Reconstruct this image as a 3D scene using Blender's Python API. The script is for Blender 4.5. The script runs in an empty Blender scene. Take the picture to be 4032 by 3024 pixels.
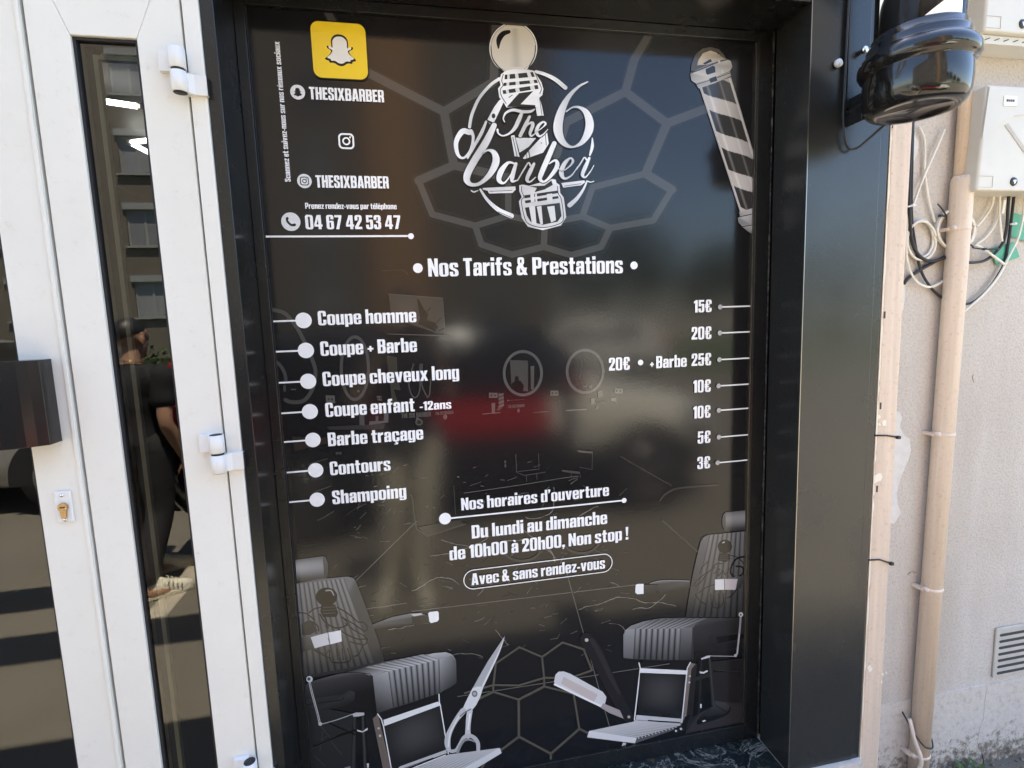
import bpy, bmesh, math, random
from mathutils import Vector, Matrix
from mathutils.geometry import tessellate_polygon
random.seed(7)
sc = bpy.context.scene
COL = sc.collection
R_ = math.radians

# ---------------------------------------------------------------- camera
CM = ((0.9811140518568471, -0.19037636815460637, -0.034235298995361214),
      (-0.056003374365799496, -0.11016513214569024, -0.9923342510056613),
      (0.18514545446400815, 0.9755103700666561, -0.11874627818896684))
CP = Vector((-0.24069, -1.26816, 1.47813))
FPX = 2064.728
right, down, fwd = (Vector(r) for r in CM)
cam_d = bpy.data.cameras.new('camera'); cam = bpy.data.objects.new('camera', cam_d); COL.objects.link(cam)
cam_d.sensor_fit = 'HORIZONTAL'; cam_d.sensor_width = 36.0; cam_d.lens = 36.0 * FPX / 4032
cam_d.clip_start = 0.01; cam_d.clip_end = 500
m = Matrix((right, -down, -fwd)).transposed().to_4x4(); m.translation = CP
cam.matrix_world = m
sc.camera = cam

# ---------------------------------------------------------------- sky, sun, exposure
SUN_EL, SUN_AZ = 71.0, 22.0                 # azimuth: from +Y towards +X, the sun stands behind the shop
w = bpy.data.worlds.new("World"); sc.world = w; w.use_nodes = True
nt = w.node_tree; nt.nodes.clear()
sky = nt.nodes.new('ShaderNodeTexSky'); sky.sky_type = 'NISHITA'; sky.sun_disc = False
sky.sun_elevation = R_(SUN_EL); sky.sun_rotation = R_(SUN_AZ)
bg = nt.nodes.new('ShaderNodeBackground'); bg.inputs['Strength'].default_value = 0.097
out = nt.nodes.new('ShaderNodeOutputWorld')
nt.links.new(sky.outputs[0], bg.inputs[0]); nt.links.new(bg.outputs[0], out.inputs[0])
sd = bpy.data.lights.new('sun', 'SUN'); sd.energy = 4.7; sd.angle = R_(0.53); sd.color = (1.0, 0.92, 0.76)
sun = bpy.data.objects.new('sun', sd); COL.objects.link(sun)
sv = Vector((math.sin(R_(SUN_AZ)) * math.cos(R_(SUN_EL)), math.cos(R_(SUN_AZ)) * math.cos(R_(SUN_EL)), math.sin(R_(SUN_EL))))
sun.rotation_euler = sv.to_track_quat('Z', 'Y').to_euler()
sun.location = (0, 0, 12)
vs = sc.view_settings
vs.view_transform = 'Standard'; vs.look = 'None'; vs.gamma = 1.0; vs.use_curve_mapping = False
vs.exposure = 2.85
sc.cycles.max_bounces = 8; sc.cycles.caustics_reflective = False; sc.cycles.caustics_refractive = False
sc.cycles.use_denoising = True

# ---------------------------------------------------------------- helpers
def at(u, v, y=0.0):
    """photo pixel (4032 x 3024) -> point on the plane Y = y of the shop front"""
    a, b = (u - 2016) / FPX, (v - 1512) / FPX
    d = right * a + down * b + fwd
    return CP + d * ((y - CP.y) / d.y)

def link(name, mesh, parent=None, mat=None):
    o = bpy.data.objects.new(name, mesh); COL.objects.link(o)
    if parent is not None: o.parent = parent
    if mat is not None and not mesh.materials: mesh.materials.append(mat)
    return o

def tag(o, label=None, cat=None, group=None, kind=None):
    if label: o['label'] = label
    if cat: o['category'] = cat
    if group: o['group'] = group
    if kind: o['kind'] = kind
    return o

def thing(name, label, cat, loc=(0, 0, 0), rz=0.0, group=None):
    o = bpy.data.objects.new(name, None); COL.objects.link(o)
    o.location = loc; o.rotation_euler = (0, 0, rz); o.empty_display_size = 0.1
    return tag(o, label, cat, group)

class MB:
    """collects simple shapes into one mesh"""
    def __init__(s): s.v = []; s.f = []; s.smooth = []
    def add(s, vs, fs, smooth=False):
        b = len(s.v); s.v += [tuple(p) for p in vs]
        for f in fs: s.f.append(tuple(b + i for i in f)); s.smooth.append(smooth)
        return s
    def box(s, x0, y0, z0, x1, y1, z1):
        vs = [(x, y, z) for z in (z0, z1) for y in (y0, y1) for x in (x0, x1)]
        return s.add(vs, [(0, 2, 3, 1), (4, 5, 7, 6), (0, 1, 5, 4), (2, 6, 7, 3), (0, 4, 6, 2), (1, 3, 7, 5)])
    def prism(s, pts, axis, a, b):
        """closed polygon pts (2D) extruded along axis from a to b"""
        n = len(pts)
        def P(p, t):
            if axis == 'x': return (t, p[0], p[1])
            if axis == 'y': return (p[0], t, p[1])
            return (p[0], p[1], t)
        vs = [P(p, a) for p in pts] + [P(p, b) for p in pts]
        fs = [(i, (i + 1) % n, n + (i + 1) % n, n + i) for i in range(n)]
        tri = tessellate_polygon([[Vector((p[0], p[1], 0)) for p in pts]])
        for t in tri: fs.append(tuple(t)); fs.append(tuple(n + i for i in reversed(t)))
        return s.add(vs, fs)
    def lathe(s, prof, c=(0, 0, 0), n=48, cap=True, axis='z'):
        vs, fs = [], []
        for r, z in prof:
            for i in range(n):
                a = 2 * math.pi * i / n
                p = (r * math.cos(a), r * math.sin(a), z)
                if axis == 'y': p = (p[0], p[2], p[1])
                if axis == 'x': p = (p[2], p[0], p[1])
                vs.append((c[0] + p[0], c[1] + p[1], c[2] + p[2]))
        for k in range(len(prof) - 1):
            for i in range(n):
                j = (i + 1) % n
                fs.append((k * n + i, k * n + j, (k + 1) * n + j, (k + 1) * n + i))
        if cap:
            fs.append(tuple(range(n - 1, -1, -1))); fs.append(tuple((len(prof) - 1) * n + i for i in range(n)))
        return s.add(vs, fs, True)
    def tube(s, pts, r, n=10, cap=True, closed=False):
        pts = [Vector(p) for p in pts]; vs, fs = [], []
        N = len(pts); up = Vector((0.123, 0.31, 0.94)).normalized()
        for i, p in enumerate(pts):
            if closed: t = pts[(i + 1) % N] - pts[i - 1]
            else: t = pts[min(i + 1, N - 1)] - pts[max(i - 1, 0)]
            t.normalize(); a = t.cross(up)
            if a.length < 1e-3: a = t.cross(Vector((1, 0, 0)))
            a.normalize(); b = t.cross(a)
            rr = r[i] if isinstance(r, (list, tuple)) else r
            for k in range(n):
                q = 2 * math.pi * k / n
                vs.append(p + a * (rr * math.cos(q)) + b * (rr * math.sin(q)))
        for i in range(N if closed else N - 1):
            i2 = (i + 1) % N
            for k in range(n):
                k2 = (k + 1) % n
                fs.append((i * n + k, i * n + k2, i2 * n + k2, i2 * n + k))
        if cap and not closed:
            fs.append(tuple(range(n - 1, -1, -1))); fs.append(tuple((N - 1) * n + k for k in range(n)))
        return s.add(vs, fs, True)
    def mesh(s, name):
        me = bpy.data.meshes.new(name); me.from_pydata(s.v, [], s.f)
        bm = bmesh.new(); bm.from_mesh(me); bmesh.ops.recalc_face_normals(bm, faces=bm.faces); bm.to_mesh(me); bm.free()
        me.polygons.foreach_set('use_smooth', s.smooth); me.update()
        return me
    def build(s, name, mat, parent=None, bevel=0.0, seg=2):
        me = s.mesh(name); me.materials.append(mat)
        o = link(name, me, parent)
        if bevel:
            b = o.modifiers.new('bevel', 'BEVEL'); b.width = bevel; b.segments = seg; b.limit_method = 'ANGLE'; b.angle_limit = R_(40)
            b.harden_normals = False
        return o

def smooth_path(pts, n=8):
    """Catmull-Rom through pts (any dimension)"""
    P = [tuple(p) for p in pts]; res = []
    for i in range(len(P) - 1):
        p0 = P[max(i - 1, 0)]; p1 = P[i]; p2 = P[i + 1]; p3 = P[min(i + 2, len(P) - 1)]
        for k in range(n):
            t = k / n
            res.append(tuple(0.5 * (2 * b + (c - a) * t + (2 * a - 5 * b + 4 * c - d) * t * t + (3 * b - a - 3 * c + d) * t ** 3)
                             for a, b, c, d in zip(p0, p1, p2, p3)))
    res.append(P[-1]); return res

# ---------------------------------------------------------------- materials
class Mat:
    def __init__(s, name, base=(0.5, 0.5, 0.5), rough=0.5, metal=0.0, spec=0.5, coat=0.0):
        s.m = bpy.data.materials.new(name); s.m.use_nodes = True
        s.t = s.m.node_tree; s.b = s.t.nodes['Principled BSDF']
        s.b.inputs['Base Color'].default_value = (*base, 1); s.b.inputs['Roughness'].default_value = rough
        s.b.inputs['Metallic'].default_value = metal; s.b.inputs['Specular IOR Level'].default_value = spec
        s.b.inputs['Coat Weight'].default_value = coat
        s.b.inputs['Coat Roughness'].default_value = 0.03
        s.base = base; s.co = s.N('ShaderNodeTexCoord').outputs['Object']; s.n = None
    def N(s, typ, **kw):
        n = s.t.nodes.new(typ)
        for k, v in kw.items():
            if k in n.inputs: n.inputs[k].default_value = v
            else: setattr(n, k, v)
        return n
    def L(s, a, b): s.t.links.new(a, b)
    def noise(s, scale, detail=4, rough=0.55, stretch=None, dist=0.0):
        n = s.N('ShaderNodeTexNoise', Scale=scale, Detail=detail, Roughness=rough, Distortion=dist)
        src = s.co
        if stretch:
            mp = s.N('ShaderNodeMapping'); mp.inputs['Scale'].default_value = stretch
            s.L(s.co, mp.inputs['Vector']); src = mp.outputs[0]
        s.L(src, n.inputs['Vector']); return n.outputs['Fac']
    def ramp(s, fac, stops):
        r = s.N('ShaderNodeValToRGB'); cr = r.color_ramp
        while len(cr.elements) > 1: cr.elements.remove(cr.elements[0])
        cr.elements[0].position = stops[0][0]; cr.elements[0].color = (*stops[0][1], 1)
        for p, c in stops[1:]:
            e = cr.elements.new(p); e.color = (*c, 1)
        s.L(fac, r.inputs['Fac']); return r.outputs['Color']
    def mix(s, fac, a, b):
        n = s.N('ShaderNodeMix'); n.data_type = 'RGBA'
        if isinstance(fac, float): n.inputs[0].default_value = fac
        else: s.L(fac, n.inputs[0])
        for i, x in ((6, a), (7, b)):
            if isinstance(x, tuple): n.inputs[i].default_value = (*x, 1)
            else: s.L(x, n.inputs[i])
        return n.outputs[2]
    def color(s, c): s.L(c, s.b.inputs['Base Color']); return s
    def roughv(s, fac, lo, hi):
        n = s.N('ShaderNodeMapRange'); n.inputs['To Min'].default_value = lo; n.inputs['To Max'].default_value = hi
        n.inputs['From Min'].default_value = 0.3; n.inputs['From Max'].default_value = 0.7
        s.L(fac, n.inputs['Value']); s.L(n.outputs[0], s.b.inputs['Roughness']); return s
    def bump(s, fac, strength=0.3, dist=0.001):
        n = s.N('ShaderNodeBump', Strength=strength, Distance=dist)
        s.L(fac, n.inputs['Height'])
        if s.n is not None: s.L(s.n, n.inputs['Normal'])
        s.n = n.outputs['Normal']; s.L(s.n, s.b.inputs['Normal']); return s

def vary(mt, scale, amount=0.12, stretch=None):
    c = mt.base; f = mt.noise(scale, 5, 0.6, stretch)
    lo = tuple(x * (1 - amount) for x in c); hi = tuple(min(1, x * (1 + amount)) for x in c)
    mt.color(mt.ramp(f, [(0.3, lo), (0.7, hi)])); return mt

M = {}
q = Mat('white_powder_coat', (0.75, 0.73, 0.685), 0.36)
gA = q.ramp(q.noise(2.6, 5, 0.6), [(0.3, (0.73, 0.71, 0.65)), (0.7, (0.79, 0.77, 0.71))]); gB = q.ramp(q.noise(34, 8, 0.82), [(0.55, (1, 1, 1)), (0.63, (0.90, 0.88, 0.84)), (0.70, (0.50, 0.46, 0.42))])
n = q.N('ShaderNodeMix'); n.data_type = 'RGBA'; n.blend_type = 'MULTIPLY'; n.inputs[0].default_value = 0.45; q.L(gA, n.inputs[6]); q.L(gB, n.inputs[7]); q.color(n.outputs[2]); q.bump(q.noise(900, 2), 0.12, 0.0004); q.roughv(q.noise(14, 4), 0.28, 0.42); M['white'] = q.m
q = Mat('white_hinge_paint', (0.76, 0.75, 0.73), 0.3); M['hinge'] = q.m
q = Mat('black_gasket_rubber', (0.012, 0.012, 0.014), 0.6); M['gasket'] = q.m
q = Mat('grey_gasket', (0.05, 0.05, 0.052), 0.5); M['greygasket'] = q.m
q = Mat('pale_spacer', (0.42, 0.46, 0.42), 0.4); M['spacer'] = q.m
q = Mat('black_aluminium', (0.010, 0.011, 0.012), 0.22, spec=0.55); q.bump(q.noise(420, 3), 0.10, 0.0006)
dust = q.noise(260, 6, 0.75); q.color(q.ramp(dust, [(0.0, (0.009, 0.010, 0.011)), (0.60, (0.011, 0.012, 0.012)), (0.71, (0.075, 0.07, 0.06))])); q.roughv(q.noise(9, 4), 0.16, 0.30); M['black'] = q.m
q = Mat('black_cladding', (0.02, 0.021, 0.02), 0.2, spec=0.55); q.bump(q.noise(330, 2, 0.5), 0.22, 0.0009)
dust = q.noise(210, 7, 0.78); q.color(q.ramp(dust, [(0.0, (0.020, 0.021, 0.020)), (0.62, (0.023, 0.024, 0.023)), (0.72, (0.12, 0.113, 0.10))])); q.roughv(q.noise(6, 5), 0.16, 0.30); M['clad'] = q.m
q = Mat('silicone_joint', (0.10, 0.095, 0.085), 0.6); f = q.noise(60, 6, 0.8); q.color(q.ramp(f, [(0.45, (0.02, 0.02, 0.02)), (0.66, (0.22, 0.205, 0.18))])); M['joint'] = q.m
q = Mat('aluminium_edge', (0.35, 0.33, 0.30), 0.3, 1.0); M['edge'] = q.m
q = Mat('chrome', (0.75, 0.75, 0.75), 0.12, 1.0); M['chrome'] = q.m
q = Mat('brass', (0.55, 0.38, 0.2), 0.25, 1.0); M['brass'] = q.m
q = Mat('black_gloss_plastic', (0.010, 0.010, 0.010), 0.09, coat=0.3); q.color(q.ramp(q.noise(120, 7, 0.8), [(0.0, (0.009, 0.009, 0.009)), (0.6, (0.011, 0.011, 0.011)), (0.78, (0.06, 0.057, 0.05))])); q.roughv(q.noise(11, 5), 0.06, 0.20); M['gloss'] = q.m
q = Mat('satin_black_handle', (0.012, 0.012, 0.012), 0.18); M['handle'] = q.m
q = Mat('dark_green_marble', (0.02, 0.025, 0.025), 0.12)
a = q.noise(4.2, 9, 0.62, dist=1.8); b2 = q.noise(8.5, 8, 0.62, dist=2.0)
c1 = q.ramp(a, [(0.0, (0.012, 0.017, 0.017)), (0.485, (0.014, 0.020, 0.019)), (0.50, (0.33, 0.31, 0.27)), (0.51, (0.022, 0.028, 0.026)), (0.60, (0.02, 0.026, 0.026)), (0.66, (0.10, 0.075, 0.035)), (0.74, (0.25, 0.17, 0.12))])
c2 = q.ramp(b2, [(0.0, (0, 0, 0)), (0.485, (0, 0, 0)), (0.5, (0.22, 0.215, 0.19)), (0.515, (0, 0, 0))])
n = q.N('ShaderNodeMix'); n.data_type = 'RGBA'; n.blend_type = 'ADD'; n.inputs[0].default_value = 0.4; q.L(c1, n.inputs[6]); q.L(c2, n.inputs[7]); q.color(n.outputs[2]); M['marble'] = q.m
q = Mat('beige_render', (0.55, 0.50, 0.44), 0.85)
big = q.noise(2.0, 6, 0.62, (1, 1, 0.7)); grain = q.noise(150, 6, 0.68); pit = q.noise(62, 8, 0.78)
col = q.ramp(big, [(0.28, (0.57, 0.52, 0.465)), (0.72, (0.68, 0.635, 0.575))])
for tex, stops, f in ((grain, [(0.36, (0.66, 0.63, 0.60)), (0.50, (1, 1, 1)), (0.68, (1.12, 1.12, 1.1))], 0.5), (pit, [(0.56, (1, 1, 1)), (0.70, (0.62, 0.56, 0.51))], 0.4), (q.noise(1.1, 4, 0.6, (3.5, 1, 0.5)), [(0.50, (1, 1, 1)), (0.72, (0.84, 0.82, 0.79))], 0.8)):
    n = q.N('ShaderNodeMix'); n.data_type = 'RGBA'; n.blend_type = 'MULTIPLY'; n.inputs[0].default_value = f; q.L(col, n.inputs[6]); q.L(q.ramp(tex, stops), n.inputs[7]); col = n.outputs[2]
q.color(col); q.bump(q.noise(38, 4, 0.6), 0.5, 0.005).bump(grain, 0.85, 0.0035); M['render'] = q.m
q = Mat('grey_plinth', (0.55, 0.525, 0.48), 0.88)
c1 = q.ramp(q.noise(48, 8, 0.78), [(0.30, (0.40, 0.365, 0.32)), (0.46, (0.60, 0.55, 0.485)), (0.7, (0.68, 0.63, 0.56))])
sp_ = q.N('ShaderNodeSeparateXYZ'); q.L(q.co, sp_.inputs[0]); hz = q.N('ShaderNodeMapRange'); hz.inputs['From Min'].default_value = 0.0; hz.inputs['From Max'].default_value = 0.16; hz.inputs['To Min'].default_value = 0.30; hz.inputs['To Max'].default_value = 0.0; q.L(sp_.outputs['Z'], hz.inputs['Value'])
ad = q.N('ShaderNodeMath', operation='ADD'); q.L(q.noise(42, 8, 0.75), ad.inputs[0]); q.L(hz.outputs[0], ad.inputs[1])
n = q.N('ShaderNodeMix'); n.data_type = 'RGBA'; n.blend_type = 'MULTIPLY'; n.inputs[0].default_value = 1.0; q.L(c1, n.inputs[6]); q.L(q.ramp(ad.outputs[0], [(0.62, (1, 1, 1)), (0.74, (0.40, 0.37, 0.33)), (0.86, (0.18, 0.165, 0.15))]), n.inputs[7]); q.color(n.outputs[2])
q.bump(q.noise(70, 6, 0.7), 0.6, 0.003); M['plinth'] = q.m
q = Mat('old_white_plaster', (0.72, 0.70, 0.66), 0.8); vary(q, 40, 0.08); q.bump(q.noise(150, 5), 0.5, 0.002); M['plaster'] = q.m
def beige(name, base):
    q = Mat(name, base, 0.5)
    st = q.noise(7, 6, 0.62, (9, 9, 0.35)); sp = q.noise(85, 7, 0.8)
    c = q.ramp(st, [(0.28, tuple(x * 0.86 for x in base)), (0.55, base), (0.75, tuple(min(1, x * 1.12) for x in base))])
    d = q.ramp(sp, [(0.55, (1, 1, 1)), (0.64, (0.78, 0.72, 0.66)), (0.72, (0.45, 0.40, 0.36))])
    n = q.N('ShaderNodeMix'); n.data_type = 'RGBA'; n.blend_type = 'MULTIPLY'; n.inputs[0].default_value = 0.75; q.L(c, n.inputs[6]); q.L(d, n.inputs[7]); q.color(n.outputs[2])
    q.bump(q.noise(120, 5), 0.3, 0.001); return q.m
M['trunk'] = beige('beige_trunking', (0.75, 0.605, 0.475)); M['pipe'] = beige('beige_pipe', (0.80, 0.67, 0.555))
q = Mat('cream_chip', (0.90, 0.84, 0.70), 0.7); M['chip'] = q.m
q = Mat('telecom_box_grey', (0.66, 0.65, 0.59), 0.45); vary(q, 6, 0.05); q.bump(q.noise(300, 3), 0.2, 0.0006); M['tbox'] = q.m
q = Mat('white_label', (0.8, 0.8, 0.78), 0.4); M['label'] = q.m
q = Mat('dark_ink', (0.03, 0.03, 0.03), 0.5); M['ink'] = q.m
q = Mat('black_cable', (0.02, 0.02, 0.022), 0.45); M['bcable'] = q.m
q = Mat('white_cable', (0.84, 0.81, 0.72), 0.45); M['wcable'] = q.m
q = Mat('green_card', (0.10, 0.42, 0.27), 0.5); M['green'] = q.m
q = Mat('vent_grey', (0.52, 0.50, 0.45), 0.7); vary(q, 30, 0.1); M['vent'] = q.m
q = Mat('dark_void', (0.05, 0.05, 0.055), 0.8); M['void'] = q.m
q = Mat('weed_leaf', (0.07, 0.13, 0.03), 0.5); q.b.inputs['Subsurface Weight'].default_value = 0.0; vary(q, 20, 0.3); M['weed'] = q.m
q = Mat('interior_wall', (0.035, 0.034, 0.033), 0.6); M['inwall'] = q.m
def emit(name, c, s):
    q = Mat(name, c, 0.4); q.b.inputs['Emission Color'].default_value = (*c, 1); q.b.inputs['Emission Strength'].default_value = s; return q.m
M['led'] = emit('led_tube', (1, 0.98, 0.95), 1.6)
def glass(name, ior, tint=(1, 1, 1), rough=0.0):
    q = Mat(name); t = q.t; t.nodes.remove(q.b)
    fr = q.N('ShaderNodeFresnel', IOR=ior); tr = q.N('ShaderNodeBsdfTransparent'); tr.inputs[0].default_value = (*tint, 1)
    gl = q.N('ShaderNodeBsdfGlossy', Roughness=rough); mx = q.N('ShaderNodeMixShader')
    q.L(fr.outputs[0], mx.inputs[0]); q.L(tr.outputs[0], mx.inputs[1]); q.L(gl.outputs[0], mx.inputs[2])
    q.L(mx.outputs[0], t.nodes['Material Output'].inputs[0]); return q.m
M['doorglass'] = glass('door_glass', 1.85, (0.72, 0.76, 0.73))
M['lampglass'] = glass('lamp_glass', 1.3)
M['carglass'] = Mat('car_glass', (0.01, 0.012, 0.013), 0.03, coat=0.3).m
# ================================================================ the ground and the shop building
q = Mat('asphalt', (0.14, 0.125, 0.105), 0.8)
g1 = q.noise(240, 6, 0.8); g2 = q.noise(1.3, 6, 0.62)
c = q.ramp(g1, [(0.25, (0.085, 0.074, 0.058)), (0.5, (0.18, 0.158, 0.124)), (0.72, (0.34, 0.30, 0.235))])
d = q.ramp(g2, [(0.3, (0.72, 0.72, 0.72)), (0.7, (1, 1, 1))])
n = q.N('ShaderNodeMix'); n.data_type = 'RGBA'; n.blend_type = 'MULTIPLY'; n.inputs[0].default_value = 1.0; q.L(c, n.inputs[6]); q.L(d, n.inputs[7]); q.color(n.outputs[2])
q.bump(g1, 0.8, 0.004); M['asphalt'] = q.m
q = Mat('pale_concrete', (0.40, 0.35, 0.27), 0.85); vary(q, 12, 0.18); q.bump(q.noise(120, 5), 0.4, 0.002); M['concrete'] = q.m
q = Mat('grass', (0.06, 0.09, 0.025), 0.7); vary(q, 14, 0.4); M['grass'] = q.m

tag(MB().box(-60, -200, -0.3, 60, -0.02, 0.0).build('asphalt_ground', M['asphalt']), kind='structure')
tag(MB().box(-1.70, -3.6, -0.2, -1.58, -1.88, 0.004).build('concrete_channel', M['concrete']), kind='structure')
tag(MB().box(-60, -40, -0.2, 60, -11.4, 0.06).build('grass_verge', M['grass']), kind='structure')

# interior behind the door glass
rm = MB(); rm.box(-2.4, -0.02, 0.02, -0.66, 5.0, 0.12).box(-2.4, -0.02, 2.62, -0.66, 5.0, 2.72).box(-2.5, -0.02, 0.12, -2.4, 5.0, 2.62).box(-0.66, 0.02, 0.12, -0.58, 5.0, 2.62).box(-2.4, 5.0, 0.02, -0.66, 5.1, 2.72)
tag(rm.build('shop_interior', M['inwall']), kind='structure')
def led(name, label, pts):
    t = thing(name, label, 'ceiling lamp', pts[0])
    for a, b in zip(pts[:-1], pts[1:]):
        a = Vector(a) - Vector(pts[0]); b = Vector(b) - Vector(pts[0]); dd = (b - a).normalized() * 0.02
        MB().tube([a + dd, b - dd], 0.013, 10).build('light_tube', M['led'], t)
    for p in pts: MB().lathe([(0.014, -0.012), (0.016, 0), (0.014, 0.012)], Vector(p) - Vector(pts[0]), 10).build('tube_joint', M['white'], t)
    return t
led('strip_lamp', 'long straight white light tube on the shop ceiling, nearest behind the door glass', [(-1.95, 1.45, 2.55), (-1.43, 1.645, 2.55)])
led('strip_lamp', 'bent pair of white light tubes meeting in a point, farther behind the door glass', [(-1.38, 2.03, 2.55), (-1.73, 2.17, 2.55), (-1.66, 2.70, 2.55)])

# wall of the building, right of the shop front
wl = thing('building_wall', 'rough beige rendered wall to the right of the black shop front', 'wall', (0.9, -0.03, 0))
MB().box(0.0, 0.0, 0.279, 6.0, 0.3, 3.3).build('render', M['render'], wl)
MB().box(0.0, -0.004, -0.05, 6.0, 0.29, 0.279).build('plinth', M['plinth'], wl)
# patch of bare plaster behind the trunking (a broken outline)
k = 1.659
def Z(o, k, pts): return [(o[0] + p[0] / k, o[1] + p[1] / k) for p in pts]
def wallpoly(px, y0, y1, name, mat, parent):
    pts = [at(u, v, y0) for u, v in px]
    me = MB().prism([(p.x - parent.location.x, p.z - parent.location.z) for p in pts], 'y', y0 - parent.location.y, y1 - parent.location.y)
    return me.build(name, mat, parent)
tp = Z((3100, 1000), k, [(640, 1000), (735, 1035), (750, 1070), (735, 1130), (765, 1185), (800, 1210), (808, 1290), (790, 1350), (745, 1450), (715, 1560), (722, 1640), (745, 1690), (700, 1760), (640, 1760)])
wallpoly(tp, -0.036, -0.029, 'bare_patch', M['plaster'], wl)
wallpoly(Z((3100, 0), k, [(780, 860), (830, 870), (857, 930), (850, 1000), (830, 1050), (780, 1060)]), -0.034, -0.029, 'bare_patch', M['plaster'], wl)
wallpoly(Z((3500, 600), 2.553, [(140, 1290), (160, 1310), (164, 1400), (155, 1500), (145, 1590), (120, 1600), (110, 1290)]), -0.034, -0.029, 'bare_patch', M['plaster'], wl)

def crack(px, w_, y, mat, name='crack'):
    P = smooth_path([(at(u, v, y).x - wl.location.x, at(u, v, y).z) for u, v in px], 4); r9 = random.Random(len(px)); L_, R9 = [], []
    for x, z in P: d = w_ * r9.uniform(.3, 1.0); L_.append((x - d, z)); R9.append((x + d, z))
    MB().prism(L_ + R9[::-1], 'y', y - wl.location.y - .0004, y - wl.location.y + .002).build(name, mat, wl)
crack([(3888, 2705), (3878, 2760), (3872, 2830), (3858, 2870), (3850, 2925), (3842, 2962)], .0011, -0.0345, M['vent'])
crack([(3866, 2966), (3872, 2990), (3874, 3015)], .0022, -0.0345, M['greygasket'])
crack([(3832, 1474), (3830, 1490), (3834, 1506)], .0016, -0.0305, Mat('rust_mark', (.33, .19, .13), .9).m, 'rust_mark')
crack([(3760, 2285), (3785, 2282), (3800, 2272)], .0016, -0.0305, M['vent'], 'scuff')
crack([(3575, 2262), (3590, 2250), (3605, 2255)], .006, -0.0305, Mat('brown_stain', (.36, .27, .21), .9).m, 'stain')
hd = thing('building_facade', 'beige building front above and around the black shop front', 'building', (0, 0, 0))
MB().box(-4.0, 0.0, 2.461, 0.899, 0.3, 3.3).box(-4.0, -0.03, 0, -1.75, 0.27, 2.46).build('wall', M['render'], hd)
MB().box(-0.57, 0.032, -0.1, 0.899, 0.3, 2.46).build('sun_blocker', M['inwall'], hd)  # unseen box, added to stop sun leaking through the frame gaps
MB().box(-4.0, -0.16, 2.46, 6.9, 0.6, 2.60).build('roof', M['plinth'], hd)
# unseen boards added above the door to throw shadow stripes on the ground
cp = thing('shadow_boards', 'unseen broad boards added high above the shop door for their shadow stripes', 'shadow caster', (0, 0, 3.6))
for y0, y1, xe in ((-0.72, -0.47, -0.8), (-1.28, -1.0, -1.55)): MB().box(-6, y0, -0.03, xe, y1, 0.03).build('board', M['white'], cp)
for x in (-5.5, -3.6): MB().box(x, -1.34, 0.03, x + 0.06, 0.0, 0.12).build('arm', M['black'], cp)

# ================================================================ black shop front
sf = thing('shopfront', 'black aluminium surround framing the printed window, two posts and a header', 'shopfront', (0, 0, 0))
MB().box(0.699, -0.139, 0.235, 0.9000, -0.02, 2.7).build('pilaster', M['clad'], sf, 0.0015)
MB().box(0.9005, -0.137, 0.235, 0.923, -0.032, 2.7).build('pilaster_return', M['clad'], sf)
MB().box(-0.588, -0.139, 0.05, -0.5640, 0.0, 2.7).build('pilaster', M['black'], sf, 0.0015)
MB().box(-0.5635, -0.138, 2.176, 0.6985, -0.012, 2.46).build('header', M['black'], sf, 0.001)
# header continues over the door
MB().box(-1.75, -0.138, 2.20, -0.5885, -0.01, 2.46).build('header', M['black'], sf, 0.001)
eg = MB().box(0.6975, -0.1405, 0.235, 0.6995, -0.1385, 2.46); eg.build('corner_edge', M['edge'], sf)
# ragged sealant line between frame and reveal
sl = MB(); zz = 0.24; rr = random.Random(3)
while zz < 2.17:
    h = rr.uniform(0.01, 0.05); wd = rr.uniform(0.0012, 0.0032)
    sl.box(0.6985 - wd, -0.0125 - wd * 0.6, zz, 0.6988, -0.0118, zz + h); zz += h + rr.uniform(0, 0.006)
sl.build('sealant', M['joint'], sf)

wf = thing('window_frame', 'slim black frame around the printed barber poster', 'window frame', (0, 0, 0))
MB().box(0.6565, -0.012, 0.236, 0.6975, 0.03, 2.1755).build('frame_post', M['black'], wf, 0.001)
MB().box(-0.5635, -0.012, 0.236, -0.5425, 0.03, 2.1755).build('frame_post', M['black'], wf, 0.001)
MB().box(-0.5422, -0.011, 2.1525, 0.6562, 0.03, 2.1755).build('frame_rail', M['black'], wf, 0.001)
MB().box(-0.5422, -0.011, 0.236, 0.6562, 0.03, 0.284).build('frame_rail', M['black'], wf, 0.001)
bd = MB().box(0.6530, -0.006, 0.284, 0.6562, 0.0, 2.1522); bd.build('glazing_bead', M['edge'], wf)
MB().box(-0.5422, -0.005, 0.284, -0.5405, 0.0, 2.1522).build('glazing_bead', M['gasket'], wf)

sill = MB().box(-0.5637, -0.20, 0.19, 0.6989, 0.02, 0.2345).build('window_sill', M['marble'], None, 0.002)
tag(sill, 'dark green veined marble sill below the printed window', 'sill')
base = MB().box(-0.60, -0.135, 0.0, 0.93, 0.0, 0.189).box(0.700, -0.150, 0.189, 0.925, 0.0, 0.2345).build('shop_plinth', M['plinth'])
tag(base, 'rough cement base under the black pilaster and marble sill', 'plinth')

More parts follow.
